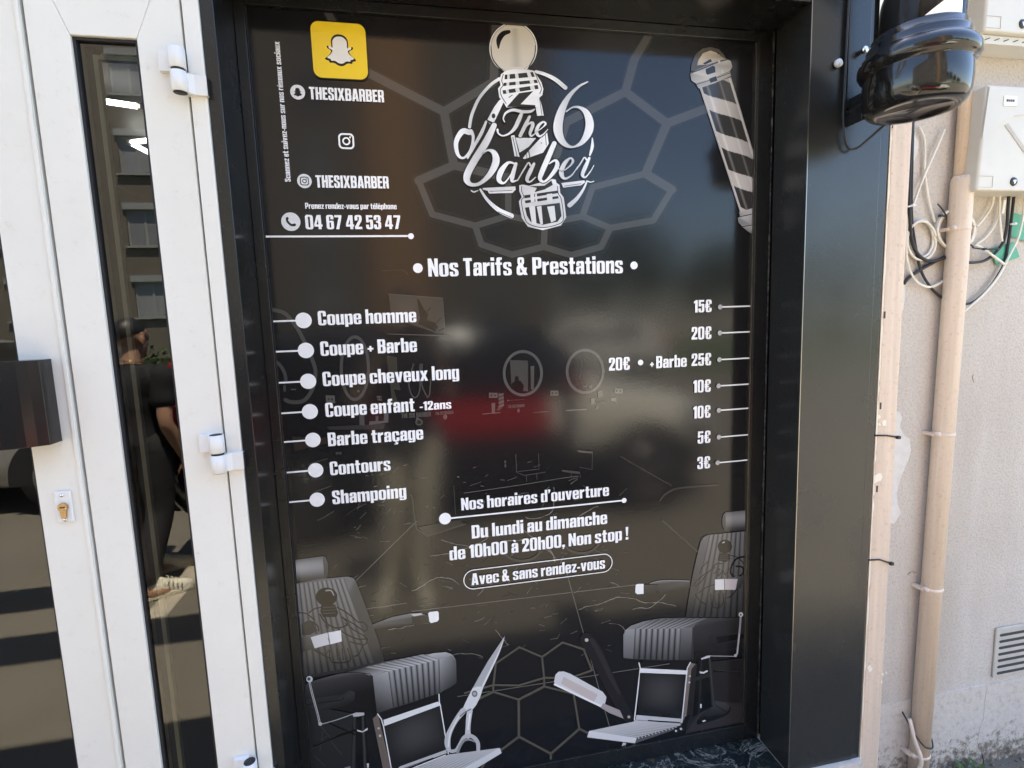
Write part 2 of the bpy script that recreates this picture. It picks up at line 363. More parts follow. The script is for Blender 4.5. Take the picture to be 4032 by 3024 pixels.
# ================================================================ white glazed double door
def stile_leaf(name, label, x0, x1, gx0, gx1, gz0, gz1, z0, z1):
    """a door leaf: four mitred profiles round a tall pane"""
    t = thing(name, label, 'door', (x0, -0.14, z0)); Y0, Y1 = 0.0, 0.065
    X = lambda x: x - x0
    Zz = lambda z: z - z0
    o4 = [(X(x0), Zz(z0)), (X(x1), Zz(z0)), (X(x1), Zz(z1)), (X(x0), Zz(z1))]
    i4 = [(X(gx0), Zz(gz0)), (X(gx1), Zz(gz0)), (X(gx1), Zz(gz1)), (X(gx0), Zz(gz1))]
    for i, nm in ((0, 'rail'), (1, 'stile'), (2, 'rail'), (3, 'stile')):
        j = (i + 1) % 4
        a, b, c, d = Vector(o4[i]), Vector(o4[j]), Vector(i4[j]), Vector(i4[i])
        ctr = (a + b + c + d) / 4
        pts = [tuple(p + (ctr - p).normalized() * 0.0003) for p in (a, b, c, d)]
        MB().prism(pts, 'y', Y0, Y1).build(nm, M['white'], t, 0.002)
    # gasket, pane, spacer
    x_0, x_1, z_0, z_1 = X(gx0), X(gx1), Zz(gz0), Zz(gz1)
    fr = MB(); e = 0.005
    for (a, b, c, d) in ((x_0 + .0002, z_0 + .0002, x_0 + e, z_1 - .0002), (x_1 - e, z_0 + .0002, x_1 - .0002, z_1 - .0002), (x_0 + e + .0002, z_0 + .0002, x_1 - e - .0002, z_0 + e), (x_0 + e + .0002, z_1 - e, x_1 - e - .0002, z_1 - .0002)):
        fr.box(a, 0.006, b, c, 0.02, d)
    fr.build('gasket', M['gasket'], t)
    pn = MB(); pn.add([(x_0 + .0003, 0.0125, z_0 + .0003), (x_1 - .0003, 0.0125, z_0 + .0003), (x_1 - .0003, 0.0125, z_1 - .0003), (x_0 + .0003, 0.0125, z_1 - .0003)], [(0, 1, 2, 3)])
    pn.build('glass_pane', M['doorglass'], t)
    sp = MB(); a0, a1 = 0.018, 0.026
    sp.box(x_0 + a0, 0.030, z_0 + a0, x_0 + a1, 0.042, z_1 - a0).box(x_1 - .004, 0.030, z_0 + a0, x_1 - .0005, 0.042, z_1 - a0)
    sp.box(x_0 + a1, 0.0302, z_1 - a1, x_1 - .005, 0.042, z_1 - a0).box(x_0 + a1, 0.0302, z_0 + a0, x_1 - .005, 0.042, z_0 + a1)
    sp.build('pane_spacer', M['spacer'], t)
    inn = MB(); inn.box(x_0 + .0003, 0.043, z_0, x_0 + a0, 0.06, z_1).box(x_1 - .004, 0.043, z_0, x_1 - .0003, 0.06, z_1)
    inn.build('inner_bead', M['greygasket'], t); return t

lb = stile_leaf('door_leaf', 'narrow white glazed door leaf hung on three hinges beside the black post', -0.872, -0.6215, -0.805, -0.6985, 0.42, 2.011, 0.16, 2.19)
la = stile_leaf('door_leaf', 'white glazed door leaf at the far left carrying the lock and black handle', -1.66, -0.8775, -1.57, -0.957, 0.42, 2.011, 0.16, 2.19)
MB().box(-1.66 + 1.66, -0.002, 0, 0.01, 0.0, 0.01)
# seam between the leaves: dark rebate with a bright lip
sm_ = MB().box(0.784, 0.02, 0, 0.787, 0.05, 2.03); sm_.build('rebate_seal', M['gasket'], la)
MB().box(0.7755, -0.0035, 0.0, 0.7822, -0.0002, 2.03).build('rebate_lip', M['white'], la, 0.001)
MB().box(0.2515, 0.02, 0, 0.2545, 0.05, 2.03).build('rebate_seal', M['gasket'], lb)

df = thing('door_frame', 'white fixed frame around the glazed double door', 'door frame', (-0.617, -0.143, 0.12))
MB().box(0.0, 0.0, 0.0, 0.0283, 0.08, 2.078).build('jamb', M['white'], df, 0.0015)
MB().box(-1.13, 0.0, 0.0, -1.048, 0.08, 2.078).build('jamb', M['white'], df, 0.0015)
MB().box(-1.0475, 0.002, 0.0, -0.0005, 0.08, 0.037).build('threshold', M['edge'], df)

# handle of the left leaf: wide bowed black plate, bottom edge bowed as well
hp = []
for i in range(15):
    a = i / 14
    hp.append((-0.20 + 0.20 * a - 0.0, -0.012 - 0.052 * math.sin(math.pi * min(1, 0.10 + 0.80 * a)) ** 0.7))
poly = hp + [(0.0, 0.0), (-0.20, 0.0)]
h = MB().prism([(x + 0.757, y - 0.0005) for x, y in poly], 'z', 1.281 - 0.16, 1.438 - 0.16).build('handle', M['handle'], la, 0.002)
# lock plate + cylinder
px = -0.914 + 1.66; pz = 1.157 - 0.16
pl = MB().box(px - 0.0145, -0.005, pz - 0.036, px + 0.0145, -0.0003, pz + 0.027).build('lock_plate', M['hinge'], la, 0.002)
cy = [(0.0085 * math.cos(a), 0.0085 * math.sin(a)) for a in [R_(-50 + 280 * i / 16) for i in range(17)]]
cyl = MB().prism([(px + x, pz - 0.004 + z) for x, z in cy] + [(px - 0.0042, pz - 0.026), (px + 0.0042, pz - 0.026)][::1], 'y', -0.0095, -0.0045).build('lock_cylinder', M['brass'], pl, 0.0006)
MB().box(px - 0.004, -0.0102, pz - 0.0052, px + 0.004, -0.0094, pz - 0.003).build('keyhole', M['void'], pl)
for zz in (0.019, -0.030): MB().lathe([(0.003, -0.0062), (0.0033, -0.0048)], (px, 0, pz + zz), 14, axis='y').build('screw', M['chrome'], pl)

# hinges: flag on the leaf, two knuckles, flag on the jamb
def hinge(zc, parent):
    t = bpy.data.objects.new('hinge', None); COL.objects.link(t); t.parent = parent; t.location = (0.8720 - 0.6270 - 0.0, 0, zc - 0.16)
    def flag(x0, x1, z0, z1): return MB().prism([(x0, -0.0005), (x0, -0.010), (x0 * 0.35, -0.012), (x0 * 0.2, -0.022), (x1, -0.022), (x1, -0.0005)] if x0 < 0 else
                                               [(x0, -0.001), (x0, -0.022), (x1 * 0.35, -0.020), (x1 * 0.5, -0.012), (x1, -0.011), (x1, -0.001)], 'z', z0, z1)
    flag(-0.036, -0.006, 0.0025, 0.0375).build('hinge_flag', M['hinge'], t, 0.0012)
    flag(0.006, 0.043, -0.0375, -0.0025).build('hinge_flag', M['hinge'], t, 0.0012)
    MB().lathe([(0.0128, 0.0022), (0.0138, 0.003), (0.0138, 0.0372), (0.0128, 0.038)], (0, -0.0215, 0), 28).build('knuckle', M['hinge'], t)
    MB().lathe([(0.0128, -0.038), (0.0138, -0.0372), (0.0138, -0.003), (0.0128, -0.0022)], (0, -0.0215, 0), 28).build('knuckle', M['hinge'], t)
    MB().lathe([(0.0115, -0.0388), (0.0115, 0.0388)], (0, -0.0215, 0), 24).build('hinge_pin', M['gasket'], t)
    MB().box(0.0432, -0.012, -0.0375, 0.0436, -0.001, -0.0025).build('hinge_gap', M['gasket'], t)
for zc in (1.951, 1.238, 0.529): hinge(zc, lb)

# ================================================================ trunking, pipe
X0 = 0.972
tk = thing('cable_trunking', 'square beige cable trunking beside the black pilaster, paint flaking', 'trunking', (X0, -0.032, 0))
MB().box(0, -0.062, 0.0, 0.068, -0.0005, 3.0).build('duct', M['trunk'], tk, 0.008, 3)
rr = random.Random(11)
def chip(u, v, r, par, y=-0.094):
    p = at(u, v, y) - par.location
    n = 9; pts = [(p.x + r * rr.uniform(.5, 1.1) * math.cos(2 * math.pi * i / n), p.z + 1.3 * r * rr.uniform(.5, 1.1) * math.sin(2 * math.pi * i / n)) for i in range(n)]
    return pts
for u, v, r in ((3480, 1667, .009), (3459, 1640, .007), (3455, 1880, .014), (3462, 1672, .005), (3510, 480, .008), (3504, 590, .004), (3425, 2633, .009), (3475, 2655, .004), (3470, 2685, .004), (3490, 2650, .003)):
    MB().prism(chip(u, v, r, tk), 'y', -0.0628, -0.0618).build('paint_chip', M['chip'], tk)
cm = MB(); zz = 0.02; edge = []
while zz < 2.05:       # bare flaked edge along the left side, one ragged strip
    edge.append((rr.uniform(0.0008, 0.0058), zz)); zz += rr.uniform(0.006, 0.05)
cm.prism([(-0.0006, 0.02)] + edge + [(-0.0006, 2.05)], 'y', -0.0627, -0.0612); cm.build('flaked_edge', M['chip'], tk)
for u, v in ((3483, 1240), (3467, 1598), (3453, 1925), (3513, 490)):
    p = at(u, v, -0.094) - tk.location; MB().box(p.x - .0025, -0.0626, p.z - .009, p.x + .0025, -0.0616, p.z + .009).build('slot', M['void'], tk)
for v0, v1, u0, u1 in ((1715, 1722, 3443, 3527), (2205, 2218, 3424, 3505)):
    a = at(u0, v0, -0.0955) - tk.location; b = at(u1, v1, -0.0955) - tk.location
    tie = MB().tube([(-0.004, -0.03, a.z), (-0.003, -0.0640, a.z), (0.03, -0.0645, a.z - .002), (0.069, -0.0645, b.z), (0.071, -0.03, b.z)], 0.0022, 6)
    tie.box(0.064, -0.070, b.z - .004, 0.073, -0.062, b.z + .004); tie.build('cable_tie', M['bcable'], tk)
MB().box(-0.016, -0.045, 0.0, -0.0012, -0.0005, 1.6).build('side_strip', M['plaster'], tk)

dp = thing('drainpipe', 'round beige drainpipe on the rendered wall, thin above and thick below', 'pipe', (1.2215, -0.0585, 0))
dp.rotation_euler = (0, R_(0.75), 0)
MB().lathe([(0.0262, 0.0), (0.0262, 1.80), (0.0266, 1.806), (0.0245, 1.821), (0.021, 1.825)], (0, 0, 0), 40).build('lower_pipe', M['pipe'], dp)
MB().lathe([(0.0152, 1.8255), (0.0152, 3.2)], (-0.002, 0.006, 0), 32).build('upper_pipe', M['pipe'], dp)
for zc in (1.685, 1.118, 0.655, 0.12):
    c = MB().lathe([(0.0264, zc - 0.005), (0.0278, zc - 0.004), (0.0278, zc + 0.004), (0.0264, zc + 0.005)], (0, 0, 0), 40, False)
    c.lathe([(0.0062, -0.008), (0.0070, 0.0), (0.0062, 0.008)], (-0.030, -0.008, zc + 0.002), 16, axis='y')
    c.box(-0.040, -0.004, zc - 0.004, -0.028, 0.03, zc + 0.004)
    c.build('pipe_collar', M['pipe'], dp)
c = MB().tube(smooth_path([(-0.045, 0.025, .245), (-0.038, -0.012, .20), (-0.015, -0.028, .165), (0.012, -0.029, .158), (0.027, -0.012, .172)], 5), 0.0022, 7)
c.build('wire_tie', M['bcable'], dp)
c = MB().tube(smooth_path([(-0.045, -0.0, .24), (-0.038, -0.015, .18), (-0.026, -0.03, .12), (-0.036, -0.02, .06), (-0.04, -0.012, -.02)], 6), 0.0055, 8); c.build('old_bracket', M['pipe'], dp)

# ================================================================ telecom boxes, cables, vent, weeds
def tbox(label, x0, z0, x1, z1, yb, d, diag):
    t = thing('telecom_box', label, 'wiring box', (x0, yb, z0)); W, H = x1 - x0, z1 - z0
    MB().prism([(0.0, 0), (W, 0), (W, H), (0.012, H)], 'y', -d, -0.0005).build('box_body', M['tbox'], t, 0.006, 3)
    if diag:
        MB().prism([(0.004, 0.13), (0.10, 0.188), (W - 0.01, 0.245), (W - 0.01, H - 0.006), (0.016, H - 0.006)], 'y', -d - 0.003, -d - 0.0002).build('box_lid', M['tbox'], t, 0.001)
        st = MB().prism([(0.075, 0.165), (0.085, 0.170), (0.20, 0.06), (0.19, 0.055)], 'y', -d - 0.0015, -d - 0.0002); st.build('rib', M['vent'], t)
    fr = MB()
    for a, b, c_, d_ in ((0.004, 0.008, 0.050, 0.009), (0.004, 0.036, 0.050, 0.037), (0.049, 0.009, 0.050, 0.036)): fr.box(a, -d - 0.001, b, c_, -d - 0.0002, d_)
    fr.build('nameplate_rim', M['vent'], t)
    lk = MB().lathe([(0.010, -d - 0.003), (0.0115, -d - 0.0003)], (0.118, 0, 0.024), 20, axis='y').build('lock', M['greygasket'], t)
    MB().prism([(0.113, 0.027), (0.124, 0.028), (0.118, 0.017)], 'y', -d - 0.0038, -d - 0.0032).build('lock_slot', M['chrome'], lk)
    vt = MB()
    for i in range(9): vt.prism([(0.02 + i * .03, -0.0145), (0.035 + i * .03, -0.0095), (0.035 + i * .03, -0.0075), (0.02 + i * .03, -0.0125)], 'y', -d + 0.0115, -d + 0.0128)
    if not diag:
        MB().box(0, -d + 0.013, -0.022, W, -0.001, -0.0005).build('lower_rim', M['tbox'], t, 0.002); vt.build('vent_slots', M['void'], t)
    return t, d
b1, d1 = tbox('pale grey wiring box with white sticker beside the drainpipe, cables leaving its underside', 1.238, 1.777, 1.75, 2.04, -0.03, 0.072, True)
s_ = MB().box(0.062, -0.0765, 0.2115, 0.105, -0.0755, 0.237).build('sticker', M['label'], b1)
tk_ = MB()
for i, (x, w_) in enumerate(((0.070, .006), (0.078, .003), (0.083, .004), (0.089, .006))): tk_.box(x, -0.0772, 0.222, x + w_, -0.0768, 0.2275)
tk_.build('print_mark', M['greygasket'], s_)
b2, d2 = tbox('pale grey wiring box with slotted lower rim, uppermost at the right edge of the wall', 1.224, 2.165, 1.80, 2.52, -0.03, 0.075, False)

K8 = 2.553
def p8(pts, y): return [tuple(at(3500 + a / K8, 600 + b / K8, y)) for a, b in pts]
ncab = 0
def cable(label, pts, y, r, mat, group, ys=None, name='cable'):
    P = smooth_path(p8(pts, y) if ys is None else [tuple(at(3500 + a / K8, 600 + b / K8, yy)) for (a, b), yy in zip(pts, ys)], 7)
    o = MB().tube(P, r, 8).build(name, mat); tag(o, label, 'cable', group); return o
BG, WG = 'black cables on the wall', 'white cables on the wall'
cable('thick black cable against the beige trunking, curling behind the pipe', [(236, -560), (225, -200), (214, 100), (205, 350), (207, 600), (225, 850), (275, 1000), (360, 1080), (450, 1092), (552, 1062), (640, 1040)], -0.045, 0.0046, M['bcable'], BG)
cable('black cable sweeping in a long loop behind the pipe to the wiring box', [(250, -560), (240, -200), (231, 200), (228, 600), (252, 850), (310, 1150), (400, 1330), (520, 1452), (640, 1520), (770, 1525), (870, 1490), (1000, 1370), (1100, 1230), (1170, 1080), (1215, 800), (1240, 600), (1262, 395)], -0.040, 0.0036, M['bcable'], BG)
cable('black cable rising from the trunking edge diagonally to the pipe', [(150, 1320), (200, 1260), (300, 1190), (430, 1115), (560, 1050), (650, 1010)], -0.038, 0.0046, M['bcable'], BG)
cable('black cable looping from the pipe up to the underside of the wiring box', [(760, 1105), (850, 1108), (940, 1095), (1010, 1060), (1080, 1000), (1150, 900), (1185, 750), (1195, 600), (1207, 395)], -0.044, 0.004, M['bcable'], BG)
cable('straight white cable slanting down to the white tie on the black cable', [(560, -230), (460, 0), (370, 200), (290, 400), (242, 540)], -0.043, 0.0032, M['wcable'], WG)
cable('slack white cable hanging down into the left coil', [(300, -260), (350, -150), (362, 0), (360, 200), (400, 480), (462, 700)], -0.038, 0.0032, M['wcable'], WG)
cable('white cable bowing out low beside the trunking, its end pointing to the pipe', [(190, 620), (172, 900), (185, 1100), (240, 1250), (320, 1330), (420, 1352), (500, 1322), (545, 1292)], -0.041, 0.0034, M['wcable'], WG)
cable('white cable curving from the box underside left to the coil behind the pipe', [(1062, 395), (1035, 530), (965, 650), (885, 745)], -0.042, 0.003, M['wcable'], WG)
cable('short white cable dropping straight from the wiring box to the cut black end', [(1115, 395), (1116, 550), (1120, 720), (1137, 895)], -0.046, 0.003, M['wcable'], WG)
cable('white cable crossing from the box cables down to the lower coil tie', [(1112, 600), (1060, 740), (980, 850), (885, 925)], -0.039, 0.0028, M['wcable'], WG)
cable('white cable end running down right across the lower green card', [(860, 930), (930, 955), (1040, 1035), (1165, 1128)], -0.050, 0.0034, M['wcable'], WG)
cable('long white cable following the black loop up the right edge', [(1380, 300), (1356, 560), (1335, 720), (1290, 880), (1200, 1060), (1100, 1250), (960, 1420), (850, 1520), (740, 1610)], -0.047, 0.003, M['wcable'], WG)
def coil(label, cx, cy, rx, ry, n, y, seed):
    r_ = random.Random(seed); pts = []
    for t in range(n):
        ox, oy, sx = r_.uniform(-14, 14), r_.uniform(-14, 14), r_.uniform(.9, 1.07)
        for i in range(28):
            a = 2 * math.pi * i / 28; f = (t + i / 28)
            pts.append((*at(3500 + (cx + ox * math.cos(a) + rx * sx * math.cos(a)) / K8, 600 + (cy + oy + ry * sx * math.sin(a)) / K8, y - 0.0042 * f),))
    o = MB().tube(pts, 0.0031, 7).build('cable_coil', M['wcable']); tag(o, label, 'cable coil', 'coils of white cable'); return o
coil('coil of white cable hanging left of the drainpipe, against the trunking', 330, 880, 128, 190, 3, -0.032, 4)
coil('coil of white cable hanging behind the drainpipe, bound with black ties', 672, 790, 185, 205, 4, -0.0315, 9)
def tie(label, pts, y, r, mat):
    o = MB().tube(smooth_path(p8(pts, y), 5), r, 6)
    p = at(3500 + pts[-2][0] / K8, 600 + pts[-2][1] / K8, y); o.box(p.x - .004, y - .004, p.z - .003, p.x + .004, y + .004, p.z + .003)
    o = o.build('cable_tie', mat); tag(o, label, 'cable tie')
tie('white cable tie round the black cables beside the trunking', [(188, 545), (215, 541), (240, 533), (272, 528)], -0.052, 0.0022, M['label'])
tie('black cable tie with a long tail on top of the right coil', [(490, 518), (535, 570), (560, 610), (575, 640), (520, 636), (498, 646)], -0.052, 0.002, M['bcable'])
tie('black cable tie with a straight tail at the foot of the right coil', [(815, 925), (845, 945), (850, 958), (960, 972), (1110, 972)], -0.054, 0.002, M['bcable'])
tie('small white cable tie on the black cable by the upper green card', [(1222, 722), (1245, 720), (1262, 718), (1285, 715)], -0.05, 0.0022, M['label'])
def card(label, px, y):
    pts = [at(3500 + a / K8, 600 + b / K8, y) for a, b in px]
    o = MB().prism([(p.x, p.z) for p in pts], 'y', y, y + 0.0015).build('green_card', M['green']); tag(o, label, 'card')
card('green card tucked behind the cables at the right edge', [(1245, 605), (1420, 650), (1420, 905), (1232, 850)], -0.036)
card('green card tilted below the cut black cable end', [(1030, 968), (1262, 898), (1315, 1052), (1080, 1132)], -0.0365)
t_ = MB().box(0, -0.002, 0, 0.008, 0.0, 0.036).build('cable_label', M['label']); t_.location = at(3500 + 1128 / K8, 600 + 612 / K8, -0.050); t_.rotation_euler = (0, R_(8), 0)
tag(t_, 'narrow white label flag on a cable below the wiring box', 'label')

vg = thing('vent_grille', 'grey ventilation grille with seven slots low on the wall at the right edge', 'vent', (1.515, -0.031, 0.300))
MB().box(0, -0.006, 0, 0.20, -0.0003, 0.168).build('grille_plate', M['vent'], vg, 0.002)
sl = MB()
for i in range(7):
    z = 0.014 + i * 0.0215; pts = [(0.012, z), (0.016, z - .004), (0.19, z - .004), (0.19, z + .005), (0.016, z + .005), (0.012, z + .002)]
    sl.prism(pts, 'y', -0.0068, -0.0061)
sl.build('slots', M['void'], vg)

def weed(label, x, y, n, seed):
    r_ = random.Random(seed); mb = MB()
    for i in range(n):
        a = r_.uniform(0, 6.28); h = r_.uniform(.008, .036); d = r_.uniform(.005, .03); L_ = r_.uniform(.010, .021); W_ = L_ * .42
        b = Vector((d * math.cos(a), d * math.sin(a), h)); ax = Vector((math.cos(a), math.sin(a), r_.uniform(.2, 1.2))).normalized(); sd_ = ax.cross(Vector((0, 0, 1))).normalized()
        nn = sd_.cross(ax)
        mb.add([b, b + ax * L_ * .4 + sd_ * W_ + nn * .003, b + ax * L_, b + ax * L_ * .4 - sd_ * W_ + nn * .003, b + ax * L_ * .45 - nn * .003], [(0, 1, 4), (1, 2, 4), (2, 3, 4), (3, 0, 4)], True)
        mb.tube([(0, 0, 0), tuple(b * .6 + Vector((0, 0, .004))), tuple(b)], .0012, 5)
    o = mb.build('weed', M['weed']); o.location = (x, y, 0); tag(o, label, 'plant')
weed('small green leafy weed at the foot of the wall, nearer the drainpipe', 1.375, -0.075, 34, 2)
weed('small green leafy weed at the foot of the wall, right of the other one', 1.43, -0.07, 26, 5)
gr = MB(); r_ = random.Random(8)
for i in range(150):
    x = 0.95 + r_.random() * 1.2; y = -0.045 - abs(r_.gauss(0, .035)); s = r_.uniform(.002, .007)
    gr.lathe([(s * .5, -s * .4), (s, 0), (s * .4, s * .6)], (x, y, s * .3), 6)
gr = gr.build('gravel', M['plinth']); tag(gr, 'loose grit and pebbles along the foot of the wall', 'gravel', kind='stuff')
# ================================================================ barber pole lamp
AX = (0.822, -0.293)
bp = thing('barber_pole_lamp', 'black and white barber pole lamp with glossy black end cap on the pilaster', 'barber pole', (AX[0], AX[1], 1.885))
q = Mat('pole_stripes', (0.8, 0.8, 0.8), 0.35)
sep = q.N('ShaderNodeSeparateXYZ'); q.L(q.co, sep.inputs[0])
an = q.N('ShaderNodeMath', operation='ARCTAN2'); q.L(sep.outputs['Y'], an.inputs[0]); q.L(sep.outputs['X'], an.inputs[1])
a1 = q.N('ShaderNodeMath', operation='DIVIDE'); q.L(an.outputs[0], a1.inputs[0]); a1.inputs[1].default_value = 2 * math.pi
z1 = q.N('ShaderNodeMath', operation='MULTIPLY_ADD'); q.L(sep.outputs['Z'], z1.inputs[0]); z1.inputs[1].default_value = -3.3; q.L(a1.outputs[0], z1.inputs[2])
z2 = q.N('ShaderNodeMath', operation='ADD'); q.L(z1.outputs[0], z2.inputs[0]); z2.inputs[1].default_value = 10.30
fr = q.N('ShaderNodeMath', operation='FRACT'); q.L(z2.outputs[0], fr.inputs[0])
gt = q.N('ShaderNodeMath', operation='GREATER_THAN'); q.L(fr.outputs[0], gt.inputs[0]); gt.inputs[1].default_value = 0.42
q.color(q.mix(gt.outputs[0], (0.02, 0.02, 0.022), (0.85, 0.85, 0.84)))
q.b.inputs['Emission Color'].default_value = (1, 1, 1, 1)
es = q.N('ShaderNodeMath', operation='MULTIPLY'); q.L(gt.outputs[0], es.inputs[0]); es.inputs[1].default_value = 0.12; q.L(es.outputs[0], q.b.inputs['Emission Strength'])
MB().lathe([(0.068, 0.150), (0.068, 0.62)], (0, 0, 0), 56).build('striped_cylinder', q.m, bp)
gl = MB().lathe([(0.077, 0.150), (0.077, 0.62)], (0, 0, 0), 56, False); gl.build('glass_tube', M['lampglass'], bp)
prof = [(0.0, 0.004), (0.064, 0.004), (0.066, 0.0), (0.080, 0.001), (0.088, 0.008), (0.0925, 0.022), (0.0945, 0.045), (0.0945, 0.066), (0.0925, 0.076), (0.0925, 0.0785), (0.100, 0.082), (0.1045, 0.090), (0.1045, 0.101), (0.101, 0.110), (0.0925, 0.118), (0.0895, 0.121), (0.0895, 0.132), (0.087, 0.136), (0.0825, 0.138), (0.0825, 0.149), (0.079, 0.1525), (0.0, 0.1525)]
MB().lathe(prof, (0, 0, 0), 72, False).build('end_cap', M['gloss'], bp)
prof2 = [(r, 0.785 - z) for r, z in prof]
MB().lathe(prof2, (0, 0, -0.012), 72, False).build('end_cap', M['gloss'], bp)
wp = MB().box(-0.032, 0.1445, 0.06, 0.028, 0.1525, 0.70).build('wall_plate', M['black'], bp, 0.002)
br = MB().box(-0.030, 0.085, 0.045, 0.030, 0.152, 0.0575).box(-0.020, 0.082, 0.0577, 0.020, 0.1445, 0.085).box(-0.030, 0.1, 0.02, -0.022, 0.15, 0.0448).build('bracket', M['black'], bp, 0.002)
MB().box(-0.03, 0.085, 0.70, 0.03, 0.152, 0.712).build('bracket', M['black'], bp, 0.002)
for x, z in ((0.0, 0.185), (0.0, 0.55)):
    MB().lathe([(0.0075, 0.128), (0.0075, 0.136), (0.0055, 0.1365), (0.0055, 0.1445)], (x, 0, z), 6, axis='y').build('bolt', M['chrome'], bp)
MB().lathe([(0.005, 0.079), (0.006, 0.084)], (0.0, 0, 0.064), 8, axis='y').build('bolt', M['chrome'], bp)
lw = smooth_path([(-0.030, 0.148, 0.40), (-0.0345, 0.147, 0.25), (-0.036, 0.147, 0.12), (-0.0365, 0.146, 0.03), (-0.026, 0.144, -0.022), (-0.005, 0.140, -0.03), (0.015, 0.125, -0.012), (0.025, 0.09, 0.01), (0.02, 0.06, 0.012)], 6)
MB().tube(lw, 0.0028, 7).build('lead', M['bcable'], bp)
MB().lathe([(0.009, 0.143), (0.009, 0.151)], (-0.055, 0, 0.16), 12, axis='y').build('clip', M['label'], bp)
# ================================================================ the printed poster
q = Mat('printed_vinyl', (0.5, 0.5, 0.5), 0.12, spec=0.42)
at_ = q.N('ShaderNodeAttribute', attribute_name='ink'); q.color(at_.outputs['Color'])
q.bump(q.noise(170, 2, 0.45), 0.09, 0.0008).bump(q.noise(30, 2, 0.5), 0.03, 0.0015); M['vinyl'] = q.m

po = thing('barber_poster', 'black glossy printed poster with prices, barber chairs and a barber logo in the window', 'poster', (0, 0, 0))
LAY = [0]
def ring_pts(c, rx, ry, n=48, a0=0.0, a1=2 * math.pi): return [(c[0] + rx * math.cos(a0 + (a1 - a0) * i / n), c[1] + ry * math.sin(a0 + (a1 - a0) * i / n)) for i in range(n)]

class Ink:
    """flat printed artwork: coloured polygons on the poster plane, each a hair nearer than the last"""
    STEP = 0.000002
    def __init__(s, k=1.0, o=(0, 0)):
        s.k, s.o = k, o; s.v = []; s.f = []; s.c = []
    def at(s, p):
        P = at(s.o[0] + p[0] / s.k, s.o[1] + p[1] / s.k, 0.0); return (P.x, P.z)
    def y(s): LAY[0] += 1; return -0.0004 - LAY[0] * s.STEP
    def raw(s, loops, col, y=None):
        """loops in plane metres; first outline, others holes"""
        if y is None: y = s.y()
        L = [[Vector((p[0], p[1], 0)) for p in lp] for lp in loops]
        flat = [p for lp in loops for p in lp]; b = len(s.v)
        s.v += [(p[0], y, p[1]) for p in flat]
        for t in tessellate_polygon(L):
            a, b_, c_ = (L_ for L_ in t)
            s.f.append((b + a, b + b_, b + c_))
        if callable(col): s.c += [col(p) for p in flat]
        elif isinstance(col, list): s.c += col
        else: s.c += [col] * len(flat)
    def poly(s, pts, col, holes=()):
        if isinstance(col, (int, float)): col = (col,) * 3
        s.raw([[s.at(p) for p in pts]] + [[s.at(p) for p in h] for h in holes], col)
    def shade(s, pts, tones):
        """polygon with one tone per corner"""
        s.raw([[s.at(p) for p in pts]], [(t, t, t) if isinstance(t, (int, float)) else t for t in tones])
    def quad(s, a, b, c, d, tone, nu=8, nv=8):
        """bilinear patch a-b-c-d, tone(u, v) -> grey"""
        y = s.y(); B = len(s.v)
        for j in range(nv + 1):
            for i in range(nu + 1):
                u, v = i / nu, j / nv
                p = tuple((a[x] * (1 - u) + b[x] * u) * (1 - v) + (d[x] * (1 - u) + c[x] * u) * v for x in (0, 1))
                P = s.at(p); s.v.append((P[0], y, P[1])); t = tone(u, v); s.c.append((t, t, t) if isinstance(t, (int, float)) else t)
        for j in range(nv):
            for i in range(nu):
                k = B + j * (nu + 1) + i; s.f.append((k, k + 1, k + nu + 2, k + nu + 1))
    def stroke(s, pts, w, col, n=6, closed=False, cap=True, smooth=True):
        """line of varying width; pts (x, y) or (x, y, w) in the local pixels, w in local pixels"""
        if isinstance(col, (int, float)): col = (col,) * 3
        P = [(p[0], p[1], p[2] if len(p) > 2 else w) for p in pts]
        if smooth and len(P) > 2: P = smooth_path(P, n)
        Q = [Vector(p[:2]) for p in P]; y = s.y(); B = len(s.v); N = len(Q)
        for i, p in enumerate(Q):
            t = (Q[min(i + 1, N - 1)] - Q[max(i - 1, 0)])
            if t.length < 1e-6: t = Vector((1, 0))
            t.normalize(); nn = Vector((-t.y, t.x)); h = P[i][2] / 2
            for sg in (1, -1):
                r = s.at(p + nn * (h * sg)); s.v.append((r[0], y, r[1])); s.c.append(col)
        for i in range(N - 1): k = B + 2 * i; s.f.append((k, k + 1, k + 3, k + 2))
        if cap:
            for p, h in ((P[0], P[0][2] / 2), (P[-1], P[-1][2] / 2)):
                if h > 0.5: s.poly(ring_pts(p, h, h, 14), col)
    def disc(s, c, r, col, n=40, ry=None): s.poly(ring_pts(c, r, ry or r, n), col)
    def pdisc(s, c, r, col, n=40):
        """true circle of radius r metres at plane point c"""
        if isinstance(col, (int, float)): col = (col,) * 3
        s.raw([ring_pts(c, r, r, n)], col)
    def build(s, name, label=None, parent=None):
        me = bpy.data.meshes.new(name); me.from_pydata(s.v, [], s.f)
        ca = me.color_attributes.new('ink', 'FLOAT_COLOR', 'POINT')
        ca.data.foreach_set('color', [x for c in s.c for x in (c[0], c[1], c[2], 1.0)])
        bm = bmesh.new(); bm.from_mesh(me)
        for f in bm.faces:
            if f.normal.y > 0: f.normal_flip()
        bm.to_mesh(me); bm.free(); me.update(); me.materials.append(M['vinyl'])
        o = link(name, me, parent or po)
        if label: o['label'] = label
        return o

